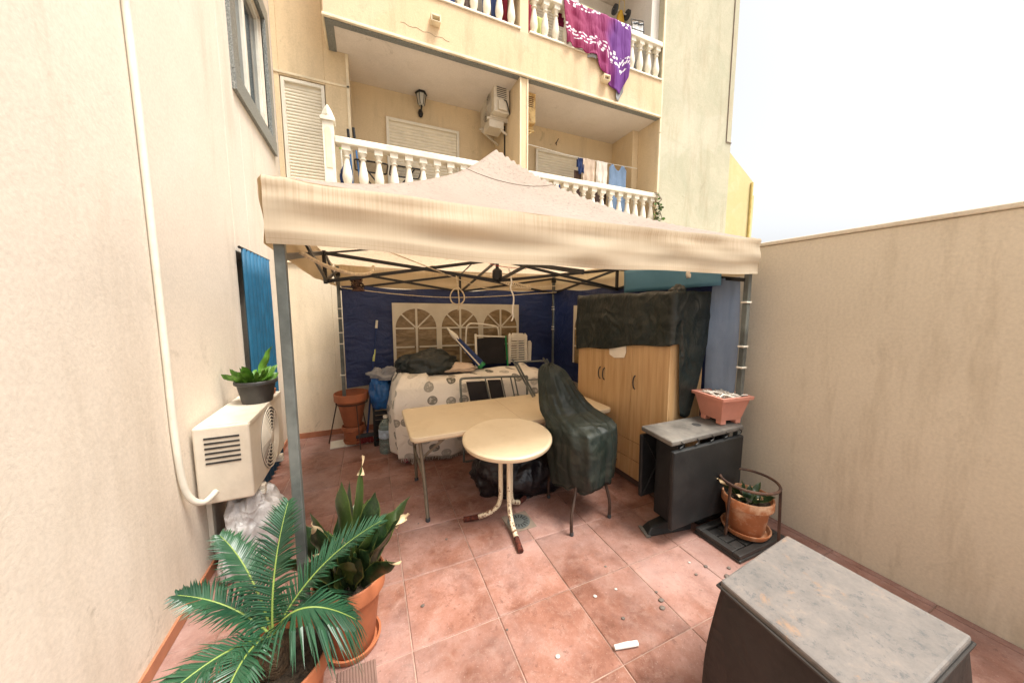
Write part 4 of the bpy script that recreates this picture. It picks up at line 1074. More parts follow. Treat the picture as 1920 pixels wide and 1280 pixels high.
def tipdry(base, d, L, w, bend, tw, v0=.82):
    base, d, bend = Vector(base), Vector(d).normalized(), Vector(bend)
    def f(u, v):
        q = v0+(1.06-v0)*v
        p = base + d*L*q + bend*q*q
        tan = (d*L + bend*2*q).normalized()
        s = tan.cross(Vector((math.cos(tw+q*.7), math.sin(tw+q*.7), .15))).normalized(); nn = s.cross(tan)
        k = 2*u-1
        ww = w*.80*max(.03, 1-v**1.1*.97)
        return p + s*ww*k*(1-.3*v) + nn*(ww*.25*k*k + .010*math.sin(v*6+k*1.5) + .003)
    return MB().grid(f, 6, 10)

# big pot of sansevieria at the front left
SC = Vector((-.145, 1.76, 0))
SV = pot('sansevieria_plant', SC, .105, .168, .385, .085, 'terracotta', 'big terracotta pot of dark sansevieria with dry pale tips by the front leg', .138, (.15,.362), 'plant', srmat='terracotta')
random.seed(21)
spec = []   # base offset, direction, length, halfwidth, bend, twist, dry tip
spec += [((-.03,.02),(.02,.06,1),.50,.050,(.0,.0,0),.3,False), ((.02,.03),(.08,.05,1),.58,.020,(.02,.0,0),1.5,True), ((.05,.0),(.16,.0,1),.44,.046,(.02,0,0),.9,False),
         ((.05,-.02),(.45,-.15,1),.38,.044,(.07,-.03,-.02),2.3,True), ((.06,.02),(.55,.1,.9),.30,.036,(.06,0,-.05),2.0,True), ((-.08,.03),(-.35,.2,1),.38,.048,(-.05,0,0),.2,False),
         ((-.06,-.03),(-.15,-.2,1),.42,.048,(0,-.03,0),.6,True), ((.0,-.06),(.15,-.5,1),.34,.046,(.02,-.06,-.02),.1,False), ((.05,-.07),(.4,-.55,.9),.33,.034,(.05,-.05,-.04),.4,True),
         ((-.1,0),(-.6,-.05,.9),.32,.030,(-.07,0,-.03),1.0,True), ((.0,.08),(.0,.35,1),.42,.034,(0,.04,0),.0,False), ((.09,.05),(.6,.3,1),.36,.032,(.06,.02,-.02),1.2,False)]
for k in range(36):
    a = random.uniform(0, 6.28); r = random.uniform(.02,.105); tl = random.uniform(.1,.5)
    spec.append(((r*math.cos(a), r*math.sin(a)), (math.cos(a)*tl, math.sin(a)*tl, 1), random.uniform(.20,.36), random.uniform(.034,.052), (math.cos(a)*.04, math.sin(a)*.04, -.02), random.uniform(0,3), random.random() < .12))
for (ox, oy), d, L, w, bd, tw, dry in spec:
    bpt = SC + Vector((ox, oy, .365))
    lf = blade(bpt, d, L, w, bd, tw).build('leaf', 'sansevieria_leaf', SV, smooth='all')
    if dry: tipdry(bpt, d, L, w, bd, tw, random.choice((.76,.84,.88))).build('dry_tip', 'dry_leaf', lf, smooth='all')

# cycad in a pot
PCn = Vector((-.385, 1.40, 0))
CY = pot('cycad_plant', PCn, .13, .185, .40, .07, 'terracotta', 'potted cycad with long feathery green fronds at the lower left', .20, (.165,.37), 'plant')
MB().lathe([(.05,.36),(.062,.40),(.058,.46),(.04,.50),(.015,.515)], PCn, 20, True, .25).build('trunk', 'cycad_trunk', CY, smooth=True)
def frond(p0, p1, p2, n=52, lmax=.16, droop=.25, roll=0.0, vee=.35):
    mb = MB(); rach = []
    for i in range(25): rach.append(bez(p0, p1, p2, i/24))
    random.seed(int(abs(p2[0]*1000)+abs(p2[1]*777)))
    for i in range(n):
        t_ = .10 + .90*i/(n-1)
        p = bez(p0, p1, p2, t_); tan = (bez(p0,p1,p2,min(1,t_+.01)) - bez(p0,p1,p2,t_-.01)).normalized()
        up = Vector((math.sin(roll)*.8, 0, 1)); sd_ = tan.cross(up).normalized(); nn = sd_.cross(tan).normalized()
        L = lmax*(math.sin(math.pi*(.08+.86*t_)))**.6*random.uniform(.92,1.05)
        if t_ > .9: L *= .9
        fwd = .35+.75*t_
        for sg in (-1, 1):
            dd = (sd_*sg + tan*(fwd+random.uniform(-.12,.12)) + nn*(vee+random.uniform(-.14,.14))).normalized()
            if random.random() < .03: continue
            dr_ = droop*random.uniform(.6,1.5)
            w = .0047
            e1 = p + dd*L*.5 + Vector((0,0,-dr_*L*.15)); e2 = p + dd*L*random.uniform(.85,1.05) + Vector((0,0,-dr_*L*.8))
            wv = dd.cross(nn).normalized()*w
            th = nn*.0012
            mb.add([p-wv*.7, p+wv*.7, e1-wv, e1+wv, e2, e1+th*2], [(0,1,5),(0,5,2),(1,3,5),(2,5,4),(5,3,4)])
    o = mb.build('frond', 'cycad_leaf', CY)
    MB().tube(rach, [.0055*(1-.75*i/24) for i in range(25)], 6).build('rachis', 'cycad_rachis', o, smooth='all')
c = PCn + Vector((0,0,.50))
def cf(p1, p2, **k): frond(c, PCn+Vector(p1), PCn+Vector(p2), **k)
cf((.12,.10,.70), (.40,.10,.80), n=64, lmax=.14, droop=.12, vee=.30)          # long frond to the right
cf((.10,-.10,.76), (.29,-.07,.52), n=60, lmax=.21, droop=.65, roll=.2, vee=.05)  # drooping frond in front
cf((.0,.02,.76), (.05,.14,.95), n=50, lmax=.13, droop=.2, vee=.3)              # upright at the left
cf((-.12,.05,.66), (-.30,.10,.70), n=48, lmax=.13, droop=.3)
cf((-.12,-.12,.66), (-.30,-.22,.54), n=48, lmax=.13, droop=.45)
cf((-.08,.12,.74), (-.22,.26,.80), n=46, lmax=.12, droop=.3)
cf((-.05,-.14,.66), (-.08,-.32,.52), n=46, lmax=.13, droop=.4)

# ------------------------------------------------------------------ right foreground: potted plant in an iron stand, base slab
RP = Vector((2.565, 1.455, 0))
RPo = pot('agave_pot', RP+Vector((0,0,.062)), .115, .165, .27, .07, 'terracotta_lime', 'lime stained terracotta pot with a small agave on the right', .16, (.15,.235), 'plant', .006)
random.seed(5)
for k in range(11):
    a = k*2.4; tl = random.uniform(.3,1.0); L = random.uniform(.10,.19)
    bpt = RP + Vector((.03*math.cos(a), .03*math.sin(a), .29))
    d = (math.cos(a)*tl, math.sin(a)*tl, 1); bd = (math.cos(a)*.03, math.sin(a)*.03, -.02)
    lf = blade(bpt, d, L, .020, bd, a, n=8).build('leaf', 'sansevieria_leaf', RPo, smooth='all')
    if k in (1, 4, 7): tipdry(bpt, d, L*1.15, .022, bd, a, .7).build('dry_tip', 'dry_leaf', lf, smooth='all')
SR = thing('pot_stand', 'rusty iron ring plant stand around the agave pot', 'plant stand', (RP.x,RP.y,.062))
rr = .185
MB().tube([(RP.x+rr*math.cos(a), RP.y+rr*math.sin(a), .455) for a in [2*math.pi*i/40 for i in range(40)]], .010, 8, closed=True).build('ring', 'rusty_iron', SR, smooth=True)
for a in (R(175), R(295), R(55)):
    MB().bar((RP.x+rr*math.cos(a), RP.y+rr*math.sin(a), .452), (RP.x+(rr+.015)*math.cos(a), RP.y+(rr+.015)*math.sin(a), .0635), .012, .018).build('leg', 'rusty_iron', SR, bevel=.002)
BS = thing('parasol_base_slab', 'square dark cast slab base under the agave pot', 'slab', (2.6,1.38,0))
MB().prism([(2.25,1.29,.001),(2.78,1.29,.001),(2.78,1.64,.001),(2.25,1.64,.001)], (0,0,.022)).build('plate', 'dark_metal_grey', BS, bevel=.008)
fr_ = MB(); x0, x1, y0, y1, w, z0, z1 = 2.255, 2.775, 1.295, 1.635, .05, .0235, .055
for a_, b_ in (((x0,y0),(x1,y0+w)),((x0,y1-w),(x1,y1)),((x0,y0+w+.001),(x0+w,y1-w-.001)),((x1-w,y0+w+.001),(x1,y1-w-.001))): fr_.box((*a_,z0),(*b_,z1))
fr_.build('rim', 'dark_metal_grey', BS, bevel=.006)
for i in range(4):
    for j in range(3):
        MB().box((x0+w+.012+.101*i, y0+w+.012+.074*j, .0235), (x0+w+.012+.101*i+.09, y0+w+.012+.074*j+.064, .046+.003*((i+j) % 2))).build('block', 'dark_metal_grey', BS, bevel=.004)

# covered grill in the right foreground
GR = thing('covered_grill', 'covered barbecue with worn grey top in the right foreground', 'barbecue', (1.62,.66,0))
gx0, gy0, gy1, gz = 1.21, .30, .785, .63
MB().prism([(gx0,gy0,gz),(1.80,gy0,gz),(1.80,gy1+.05,gz),(gx0+.04,gy1,gz)], (0,0,.03)).build('top', 'worn_top', GR, bevel=.008)
def gcov(u, v):
    per = [(gx0,gy0),(gx0+.04,gy1),(1.80,gy1+.05),(1.80,gy0)]
    q = u*4; i = int(q) % 4; f = q-int(q); a = Vector((*per[i],0)); b = Vector((*per[(i+1)%4],0)); p = a.lerp(b, f)
    o = (p - Vector((1.52,.55,0))); o.z = 0
    k = 1 + .13*math.sin(min(1,(1-v)*1.4)*math.pi/2) * 1.0 + .02*N3((u*12, v*2, 3))*(1-v) 
    pp = Vector((1.52,.55,0)) + o*k*.985
    return Vector((pp.x, pp.y, .03 + (gz-.0315)*v))
MB().grid(gcov, 88, 14, closed_u=True).build('cover', 'grill_cover', GR, smooth='all')
MB().tube([(gx0-.006,gy0-.004,gz+.004),(gx0+.034,gy1+.004,gz+.004),(1.803,gy1+.054,gz+.004),(1.803,gy0-.004,gz+.004)], .007, 6, closed=True).build('edge_piping', 'dark_metal_grey', GR)

# ------------------------------------------------------------------ air conditioner on the left, with plants on it
def aircon(name, label, loc, W_, D_, H_, rotz, m, feet=True, grp=None):
    """fan on local -y face, origin at bottom centre"""
    root = thing(name, label, 'air conditioner', loc, grp, rotz)
    MB().box((-W_/2,-D_/2,.03),(W_/2,D_/2,H_)).build('body', m, root, bevel=.014, seg=3, local=True)
    fx, fz, fr = W_*.02, H_*.52, H_*.43
    k = MB()
    for j in range(9):
        r = fr*(j+1)/9
        k.tube([(fx+r*math.cos(a), -D_/2-.012+.008*(j/9), fz+r*math.sin(a)) for a in [2*math.pi*i/40 for i in range(40)]], .0048, 5, closed=True)
    for j in range(8):
        a = j*math.pi/4; k.tube([(fx,-D_/2-.012,fz),(fx+fr*math.cos(a),-D_/2-.004,fz+fr*math.sin(a))], .004, 5)
    g_ = k.build('fan_grille', m, root, smooth='all', local=True)
    hub = MB().lathe([(.04,0),(.04,.008),(.0,.012)], (0,0,0), 20); hub.v = [Vector((fx+p.x, -D_/2-.008-p.z, fz+p.y)) for p in hub.v]; hub.build('hub', m, g_, smooth=True, local=True)
    dsk = MB().lathe([(fr*1.02,0),(fr*1.02,.002)], (0,0,0), 40); dsk.v = [Vector((fx+p.x, -D_/2-.0005-p.z, fz+p.y)) for p in dsk.v]; dsk.build('fan_recess', 'dark_gap' if m != 'ac_white' else 'dark_metal_grey', g_, local=True)
    MB().box((W_/2,-D_*.25,.06),(W_/2+.035,D_*.3,H_*.45)).build('valve_cover', m, root, bevel=.008, local=True)
    for k_ in range(6):
        z = H_*(.55+.06*k_)
        for sx in (-1, 1): MB().box((sx*(W_/2+.001)-.003,-D_*.32,z),(sx*(W_/2+.001)+.003,D_*.30,z+H_*.022)).build('side_louvre', 'dark_metal_grey' if m == 'ac_white' else 'rust', root, local=True)
    MB().tube(smoothpath([(W_/2+.02,D_*.1,H_*.46),(W_/2+.06,D_*.2,H_*.40),(W_/2+.05,D_*.35,H_*.2),(W_/2-.02,D_*.55,H_*.1)], 4), .010, 6).build('cable', 'lamp_black', root, local=True)
    for x in (-W_*.3, W_*.3): MB().box((x-.02,-D_/2-.02,0),(x+.02,D_/2+.03,.0295)).build('foot', m, root, local=True, bevel=.003)
    MB().box((-W_/2+.01,-D_/2-.004,H_*.955),(W_/2-.01,D_/2-.01,H_+.006)).build('lid', m, root, local=True, bevel=.005)
    return root
AZ = .505
aircon('air_conditioner', 'white outdoor air conditioner on the pink wall under potted plants', (-.86, 2.92, AZ), .84, .28, .52, math.pi/2, 'ac_white')
br = thing('wall_bracket', 'pair of white metal brackets holding the left air conditioner', 'bracket', (-.86,2.92,AZ-.06))
for y in (2.66, 3.18):
    MB().box((XL+.001,y-.02,AZ-.03),(-.70,y+.02,AZ-.002)).build('arm', 'white_plastic', br, bevel=.003)
    MB().box((XL+.001,y-.02,AZ-.32),(XL+.03,y+.02,AZ-.031)).build('upright', 'white_plastic', br, bevel=.003)
tag(MB().tube(smoothpath([(-.90,2.48,AZ+.12),(-.94,2.40,AZ+.10),(-.99,2.36,AZ+.2),(XL+.018,2.34,AZ+.5),(XL+.018,2.34,1.6),(XL+.018,2.34,2.6),(XL+.018,2.33,3.6),(XL+.018,2.33,5.5)], 5), .017, 8).build('refrigerant_pipe', 'white_plastic', None, smooth='all'), 'white insulated pipe running up the pink wall from the air conditioner', 'pipe')
LP = pot('leafy_plant', (-.80,3.02,AZ+.527), .095, .135, .17, .03, 'dark_metal_grey', 'grey bowl of bright green leaves on the air conditioner', None, (.12,.15), 'plant')
random.seed(9)
for k in range(34):
    a = random.uniform(0,6.28); tl = random.uniform(.2,1.1); L = random.uniform(.10,.20)
    blade(Vector((-.80+.08*math.cos(a)*random.random(), 3.02+.08*math.sin(a)*random.random(), AZ+.66)), (math.cos(a)*tl, math.sin(a)*tl, 1), L, random.uniform(.016,.026), (math.cos(a)*.03, math.sin(a)*.03, -.02), a, n=6).build('leaf', 'light_leaf', LP, smooth='all')
blade(Vector((-.79,3.05,AZ+.68)), (.25,.25,1), .27, .03, (.02,.02,0), 2.2, n=10).build('leaf', 'light_leaf', LP, smooth='all')
pot('small_pot', (-.805,3.24,AZ+.527), .045, .068, .115, .03, 'terracotta', 'small terracotta pot with red saucer at the end of the air conditioner', .075, (.055,.10))
lump('wrapped_bundle', (-.80,2.72,.0), (.17,.26,.32), 'wrap_white', 'torn white plastic wrapped bundle on the floor under the air conditioner', 'bundle', 6, 64, .35, .55)

# ------------------------------------------------------------------ back left corner
# stacked pots in an iron stand
PT = pot('terracotta_pot', (-.24,4.55,.245), .10, .20, .43, .10, 'terracotta', 'large terracotta pot held in the iron stand by the wall', None, None)
pot('terracotta_pot', (-.235,4.56,.022), .105, .135, .215, .065, 'terracotta', 'smaller terracotta pot standing below the large one', .125, None)
PS2 = thing('iron_pot_stand', 'thin rusty three legged stand holding the large pot', 'plant stand', (-.24,4.55,0))
MB().tube([(-.24+.178*math.cos(a), 4.55+.178*math.sin(a), .545) for a in [2*math.pi*i/36 for i in range(36)]], .007, 6, closed=True).build('ring', 'rusty_iron', PS2)
for bx, by in ((-.53,4.66),(-.155,4.30),(-.08,4.80)):
    d = Vector((bx+.24, by-4.55, 0)).normalized()
    MB().bar((-.24+d.x*.182, 4.55+d.y*.182, .545), (bx,by,.005), .009, .012).build('leg', 'rusty_iron', PS2)
MB().obox((-.23,4.60,.010),(.56,.24,.016),(0,0,R(4))).build('paver', 'white_plastic', None, bevel=.003)
tag(bpy.data.objects['paver'], 'pale loose slab on the floor beneath the stacked pots', 'slab')
# broom
BR = thing('broom', 'red bristle broom with dark blue pole leaning on the blue panel', 'broom', (-.05,4.45,0))
MB().tube([(-.075,4.50,.14),(.085,4.58,1.47)], .012, 8).build('pole', 'navy_cloth', BR, smooth=True)
MB().tube([(.085,4.58,1.47),(.097,4.586,1.57)], [.015,.014], 8).build('grip', 'white_plastic', BR, smooth=True)
MB().tube([(.035,4.555,1.05),(.055,4.565,1.2)], .0135, 8).build('sticker', 'lime_cloth', BR)
MB().obox((-.06,4.48,.115),(.30,.05,.045),(0,0,R(4))).build('head', 'rubber', BR, bevel=.008)
bri = MB()
for k in range(160):
    x = -.06+random.uniform(-.145,.145); y = 4.48+random.uniform(-.02,.02)
    bri.tube([(x,y,.094),(x+random.uniform(-.012,.012), y-.012+random.uniform(-.012,.012), .02)], .003, 4)
tag(bri.build('bristles', 'broom_red', BR), kind='stuff')
# crates with the blue bag on top, bottle in front
CR = thing('plastic_crate', 'dark slatted plastic crate below the blue bag', 'crate', (.13,4.46,0))
MB().box((.0,4.34,.003),(.26,4.58,.02)).build('bottom', 'black_plastic', CR)
for k in range(7):
    z = .03+.062*k
    for a_, b_ in (((.0,4.34),(.26,4.35)),((.0,4.57),(.26,4.58)),((.0,4.351),(.01,4.569)),((.25,4.351),(.26,4.569))): MB().box((*a_,z),(*b_,z+.042)).build('slat', 'black_plastic', CR)
for x in (.006,.246):
    for y in (4.346,4.566): MB().box((x-.009,y-.009,.02),(x+.017,y+.017,.462)).build('corner_post', 'black_plastic', CR, bevel=.003)
lump('blue_bag', (.11,4.42,.463), (.135,.13,.25), 'bag_blue', 'bulging blue plastic bag on the dark crate', 'bag', 3, 56, .25, .8)
lump('grey_rags', (.15,4.42,.845), (.13,.11,.085), 'grey_cloth', 'dark grey rags stuffed in the mouth of the blue bag', 'rags', 7, 56, .7, .4)
BT = thing('water_bottle', 'large clear water bottle with pale label on the floor', 'bottle', (.135,4.13,0))
MB().lathe([(.075,.001),(.082,.012),(.082,.06),(.078,.07),(.082,.08),(.082,.13),(.078,.14),(.082,.15),(.082,.30),(.078,.34),(.055,.385),(.026,.41),(.024,.425)], (.135,4.13,0), 24).build('body', 'bottle_plastic', BT, smooth=True)
MB().lathe([(.0832,.19),(.0835,.192),(.0835,.29),(.0832,.292)], (.135,4.13,0), 24, False).build('label', 'bottle_label', BT, smooth=True)
MB().lathe([(.028,.4255),(.028,.448),(.024,.452)], (.135,4.13,0), 16).build('cap', 'white_plastic', BT, smooth=True)

# ------------------------------------------------------------------ small things on the floor
DR = thing('floor_drain', 'round grey slotted drain cover set in the tiles', 'drain', (1.055,2.30,.001))
MB().box((.945,2.19,.0012),(1.165,2.41,.004)).build('plate', 'grout_dark', DR)
MB().lathe([(.09,.0045),(.092,.006),(.092,.009),(.088,.010),(.0,.010)], (1.055,2.30,0), 32).build('cover', 'steel_grey', DR, smooth=True)
for k in range(16):
    a = 2*math.pi*k/16
    MB().bar((1.055+.042*math.cos(a),2.30+.042*math.sin(a),.0095),(1.055+.078*math.cos(a),2.30+.078*math.sin(a),.0095), .010, .003).build('slot', 'dark_gap', DR)
MB().tube([(1.085,1.185,.013),(1.15,1.17,.014),(1.21,1.155,.013)], [.011,.0135,.013], 12).build('paper_roll', 'tube_white', None, smooth=True)
tag(bpy.data.objects['paper_roll'], 'white broken plastic tube lying on the tiles in the foreground', 'tube')
MT = MB()
def ribm(u, v): return Vector((-.19+.17*u-.02*v, 1.30+.32*v, .006+.004*abs(math.sin(u*math.pi*13))))
MT.grid(ribm, 104, 2)
tag(MT.build('ribbed_mat', 'mat_ribbed', None), 'narrow brown ribbed mat at the lower edge beside the cycad', 'mat')
random.seed(12)
pebs = [(1.245,1.30,.010,'pebble'),(1.50,1.26,.014,'pebble'),(1.535,1.30,.014,'pebble'),(1.555,1.355,.008,'pebble'),(.80,1.27,.012,'plaster_chip'),(1.19,1.48,.010,'plaster_chip'),(1.34,1.47,.008,'plaster_chip'),(.47,2.33,.009,'pebble'),(1.40,1.64,.008,'pebble'),(.22,1.83,.010,'pebble'),(2.02,1.37,.012,'pebble'),(2.07,1.26,.015,'pebble'),(2.15,1.30,.012,'pebble'),(2.2,1.25,.015,'pebble'),(1.95,1.44,.008,'plaster_chip'),(1.9,1.35,.009,'pebble'),(.62,1.5,.006,'pebble'),(.3,2.6,.006,'pebble')]
words = ['dark pebble on the tiles near the white tube', 'dark pebble lying beside its neighbour near the barbecue', 'grey pebble closest to the covered barbecue', 'tiny dark chip beyond the pebbles near the barbecue', 'pale chip on the tiles left of the white tube', 'pale chip on the tiles behind the white tube', 'pale crumb right of the other pale chip', 'small stone on the tiles under the folding table', 'dark crumb on the tile joint in the middle of the floor', 'dark crumb on the tiles beside the sansevieria pot', 'dark crumb in front of the slab base', 'grey clump nearest to the slab base corner', 'grey clump in the paint spill by the slab base', 'grey clump farthest right in front of the slab base', 'pale crumb left of the slab base', 'dark crumb between the covered chairs and the barbecue', 'tiny crumb on a front tile', 'tiny crumb beside the folding table leg']
for (x, y, r, mm), w in zip(pebs, words):
    mb = MB().grid(lambda u, v: Vector((x+r*1.2*math.cos(6.283*u)*math.sin(math.pi*v)*(1+.3*N3((u*4,v*3,x*9))), y+r*math.sin(6.283*u)*math.sin(math.pi*v)*(1+.3*N3((u*4,v*3,y*9))), .0015+r*.55*(1-math.cos(math.pi*v))*.6)), 10, 6, closed_u=True)
    tag(mb.build('pebble', mm, None, smooth='all'), w, 'pebble', 'crumbs and pebbles on the floor')
# ------------------------------------------------------------------ things on the balconies
WL = thing('wall_lantern', 'black wall lantern on the back wall of the left balcony', 'lamp', (.96,Y2-.1,4.95))
MB().lathe([(.0,4.93),(.03,4.95),(.045,5.0),(.03,5.05),(.0,5.06)], (.955,Y2-.04,0), 12).build('wall_plate', 'lamp_black', WL, smooth=True)
MB().tube(smoothpath([(.955,Y2-.05,5.0),(.955,Y2-.12,4.98),(.955,Y2-.15,5.03),(.955,Y2-.15,5.07)], 4), .014, 8).build('arm', 'lamp_black', WL)
MB().lathe([(.042,5.07),(.05,5.08),(.075,5.235)], (.955,Y2-.15,0), 6, True).build('glass', 'frost_glass', WL)
cg = MB()
for k in range(6):
    a = k*math.pi/3; cg.tube([(.955+.052*math.cos(a),Y2-.15+.052*math.sin(a),5.07),(.955+.079*math.cos(a),Y2-.15+.079*math.sin(a),5.24)], .006, 5)
cg.build('cage', 'lamp_black', WL)
MB().lathe([(.10,5.236),(.10,5.25),(.06,5.29),(.05,5.295),(.045,5.315),(.02,5.33),(.012,5.36)], (.955,Y2-.15,0), 6).build('roof', 'lamp_black', WL)
a1 = aircon('air_conditioner', 'white outdoor air conditioner high in the left balcony beside the lantern', (2.14,5.72,4.86), .72, .27, .47, -math.pi/2, 'ac_white')
a2 = aircon('air_conditioner', 'rust stained yellowed air conditioner high in the right balcony', (2.595,5.62,4.77), .68, .25, .50, math.pi/2, 'ac_rusty')
for x0, x1, z, y0, m_, lb in ((1.93,2.294,4.855,5.40,'ac_white','white wall bracket under the left balcony air conditioner'), (2.441,2.76,4.765,5.32,'ac_rusty','rusty wall bracket under the yellowed air conditioner')):
    b_ = thing('wall_bracket', lb, 'bracket', ((x0+x1)/2,5.7,z-.1))
    for y in (y0+.10, y0+.50):
        MB().box((x0,y-.02,z-.03),(x1,y+.02,z-.001)).build('arm', m_, b_, bevel=.003)
        MB().bar((x0+.05 if x0 < 2.3 else x1-.05,y,z-.035),(x1-.01 if x0 < 2.3 else x0+.01,y,z-.22), .02, .03).build('strut', m_, b_)
MB().tube([(2.285,5.6,4.82),(2.285,5.6,3.9),(2.285,5.6,2.91)], .014, 6).build('condensate_pipe', 'lamp_black', None)
tag(bpy.data.objects['condensate_pipe'], 'thin dark pipe dropping below the left balcony air conditioner', 'pipe')
tag(MB().box((1.96,5.47,4.70),(2.22,5.75,4.82)).build('junction_box', 'ac_white', None, bevel=.008), 'small pale box hung beneath the left balcony air conditioner', 'box')

# brooms and mop on the left balcony
def stick(name, a, b, m1, m2, label, head=None):
    s = thing(name, label, 'broom', b)
    a, b = Vector(a), Vector(b)
    MB().tube([a, a.lerp(b,.12)], .018, 8).build('grip', m1, s, smooth=True); MB().tube([a.lerp(b,.12), b], .012, 8).build('pole', m2, s, smooth=True)
    if head: MB().obox(b+Vector((0,0,.04)), head, (0,0,.3)).build('head', m1, s, bevel=.01)
    return s
stick('broom', (-.155,5.45,4.22), (-.10,5.40,2.91), 'lamp_black', 'blue_handle', 'blue handled broom with black grip in the balcony corner nearest the post', (.25,.05,.08))
stick('broom', (-.085,5.42,4.24), (.02,5.38,2.91), 'lamp_black', 'blue_handle', 'second blue broom just right of the other on the balcony', (.25,.05,.08))
stick('mop', (-.255,5.28,4.0), (-.22,5.26,2.91), 'lime_plastic', 'white_plastic', 'lime green and white mop behind the first baluster', (.2,.06,.08))
lump('cleaning_bucket_cloth', (-.22,5.30,3.42), (.06,.06,.14), 'navy_cloth', 'navy cloth hung on the mop behind the white newel post', 'cloth', 11, 40, .35)
# wire drying rack
RK = thing('drying_rack', 'black wire drying rack standing on the left balcony', 'drying rack', (.36,5.5,2.9))
for x0, x1 in ((-.09,.35),(.39,.83)):
    loop_ = rrect(x0,x1,5.30,5.72,.05,3.78,4)
    MB().tube(loop_, .011, 6, closed=True).build('wing_frame', 'lamp_black', RK, smooth=True)
    for k in range(9):
        y = 5.34+.042*k; MB().tube([(x0+.005,y,3.78),(x1-.005,y,3.78)], .0032, 5).build('wire', 'lamp_black', RK)
for a, b in (((-.02,5.32,3.77),(.70,5.36,2.912)),((.72,5.32,3.77),(.02,5.36,2.912)),((-.02,5.70,3.77),(.70,5.66,2.912)),((.72,5.70,3.77),(.02,5.66,2.912))):
    MB().tube([a, b], .011, 6).build('leg', 'lamp_black', RK)

# laundry
def garment(name, x, w, z1, h, y, m, label, kind='towel', cat='laundry', grp=None, seed=0):
    def prof_(u, v):
        k = 2*u-1; ww = w/2
        zt = z1
        if kind == 'shirt':
            zt = z1 - (.11*h*(1-(abs(k)/.42)**2) if abs(k) < .42 else 0) - max(0, abs(k)-.7)*.25*h
            ww = w/2*(1-.06*(1-v)) if v < .8 else w/2
        if kind == 'pants': zt = z1
        zb = z1 - h + .02*math.sin(u*9+seed)
        if kind == 'pants' and abs(k) < .12: zb = z1 - h*.35
        d = .018*math.sin(u*14+seed+2*N3((u*2,v,seed)))*(1.1-v) + .02*N3((u*5, v*3, seed))
        return Vector((x+k*ww*(1+.05*N3((v*3,seed,1))), y-d-.01, zb+(zt-zb)*v))
    mb = MB().grid(prof_, 40, 28)
    # rear flap folded over the line
    mb.grid(lambda u, v: Vector((x+(2*u-1)*w/2*.98, y+.02+.012*math.sin(u*11+seed), z1-.004 - h*.55*(1-v))), 20, 8) if kind == 'towel' else None
    return tag(mb.build(name, m, None, smooth='all', solid=.005), label, cat, grp)
GL = 'laundry on the right balcony line'
garment('hung_sock_bundle', 3.69, .13, 4.44, .26, 5.36, 'navy_cloth', 'dark navy garment at the left end of the lower washing line', 'towel', grp=GL, seed=1)
garment('hung_trousers', 3.68, .16, 4.25, 1.0, 5.44, 'brown_cloth', 'dark brown trousers hanging below the navy garment', 'pants', grp=GL, seed=2)
garment('hung_towel', 3.87, .27, 4.45, .42, 5.35, 'beige_cloth', 'dusty pink beige towel on the lower washing line', 'towel', grp=GL, seed=3)
garment('hung_towel', 4.165, .25, 4.455, .42, 5.35, 'white_cloth', 'cream towel beside the beige one on the lower washing line', 'towel', grp=GL, seed=4)
garment('hung_shirt', 4.54, .42, 4.45, .95, 5.35, 'blueT_cloth', 'slate blue sleeveless top hanging at the right of the lower line', 'shirt', grp=GL, seed=5)
garment('hung_garment', 3.2, .30, 4.05, .55, 5.50, 'navy_cloth', 'dark garment low behind the right balcony balusters', 'towel', grp=GL, seed=6)
garment('hung_garment', 4.25, .30, 4.02, .7, 5.50, 'brown_cloth', 'brown garment behind the middle balusters of the right balcony', 'towel', grp=GL, seed=16)
tag(MB().tube([(2.45,5.36,4.50),(3.4,5.36,4.455),(4.3,5.36,4.455),(5.04,5.36,4.475)], .005, 5).build('washing_line', 'rope_white', None), 'thin washing line across the right balcony', 'washing line')
# upper balcony laundry and things
GU = 'laundry on the upper balcony'
for x, w, z1, h, m_, kd, lb in ((1.25,.30,7.2,1.1,'navy_cloth','towel','navy cloth behind the first upper balusters'), (1.62,.26,7.2,1.15,'brown_cloth','towel','brown cloth behind the upper left balusters'), (1.95,.25,7.1,1.05,'navy_cloth','pants','dark trousers behind the upper left balusters'), (2.16,.20,7.1,1.1,'red_cloth','towel','dark red towel at the end of the upper left balcony'),
                            (2.62,.22,6.75,.62,'red_cloth','towel','red towel at the start of the upper right balcony'), (2.85,.18,6.55,.6,'lime_cloth','towel','yellow green cloth behind the upper right balusters'), (3.40,.40,7.05,.36,'pure_white_cloth','towel','white sheet on the upper line above the bedspread'), (3.78,.28,7.02,.30,'lime_cloth','towel','lime striped cloth on the upper line'), (4.13,.40,7.0,.36,'teal_cloth','towel','teal shirt on the upper line right of the lime cloth'), (4.62,.20,6.45,.5,'lime_cloth','towel','green cloth behind the last upper balusters'), (4.86,.18,6.45,.5,'grey_cloth','towel','grey cloth at the right end behind the upper balusters')):
    garment('hung_garment', x, w, z1, h, 5.40, m_, lb, kd, grp=GU, seed=x*7)
tag(MB().tube([(.2,5.40,7.21),(1.2,5.40,7.2),(2.29,5.40,7.11)], .005, 5).build('washing_line', 'rope_white', None), 'washing line across the upper left balcony', 'washing line')
tag(MB().tube([(2.45,5.40,7.08),(3.4,5.40,7.05),(4.4,5.40,7.01),(5.01,5.40,7.02)], .005, 5).build('washing_line', 'rope_white', None), 'washing line across the upper right balcony', 'washing line')
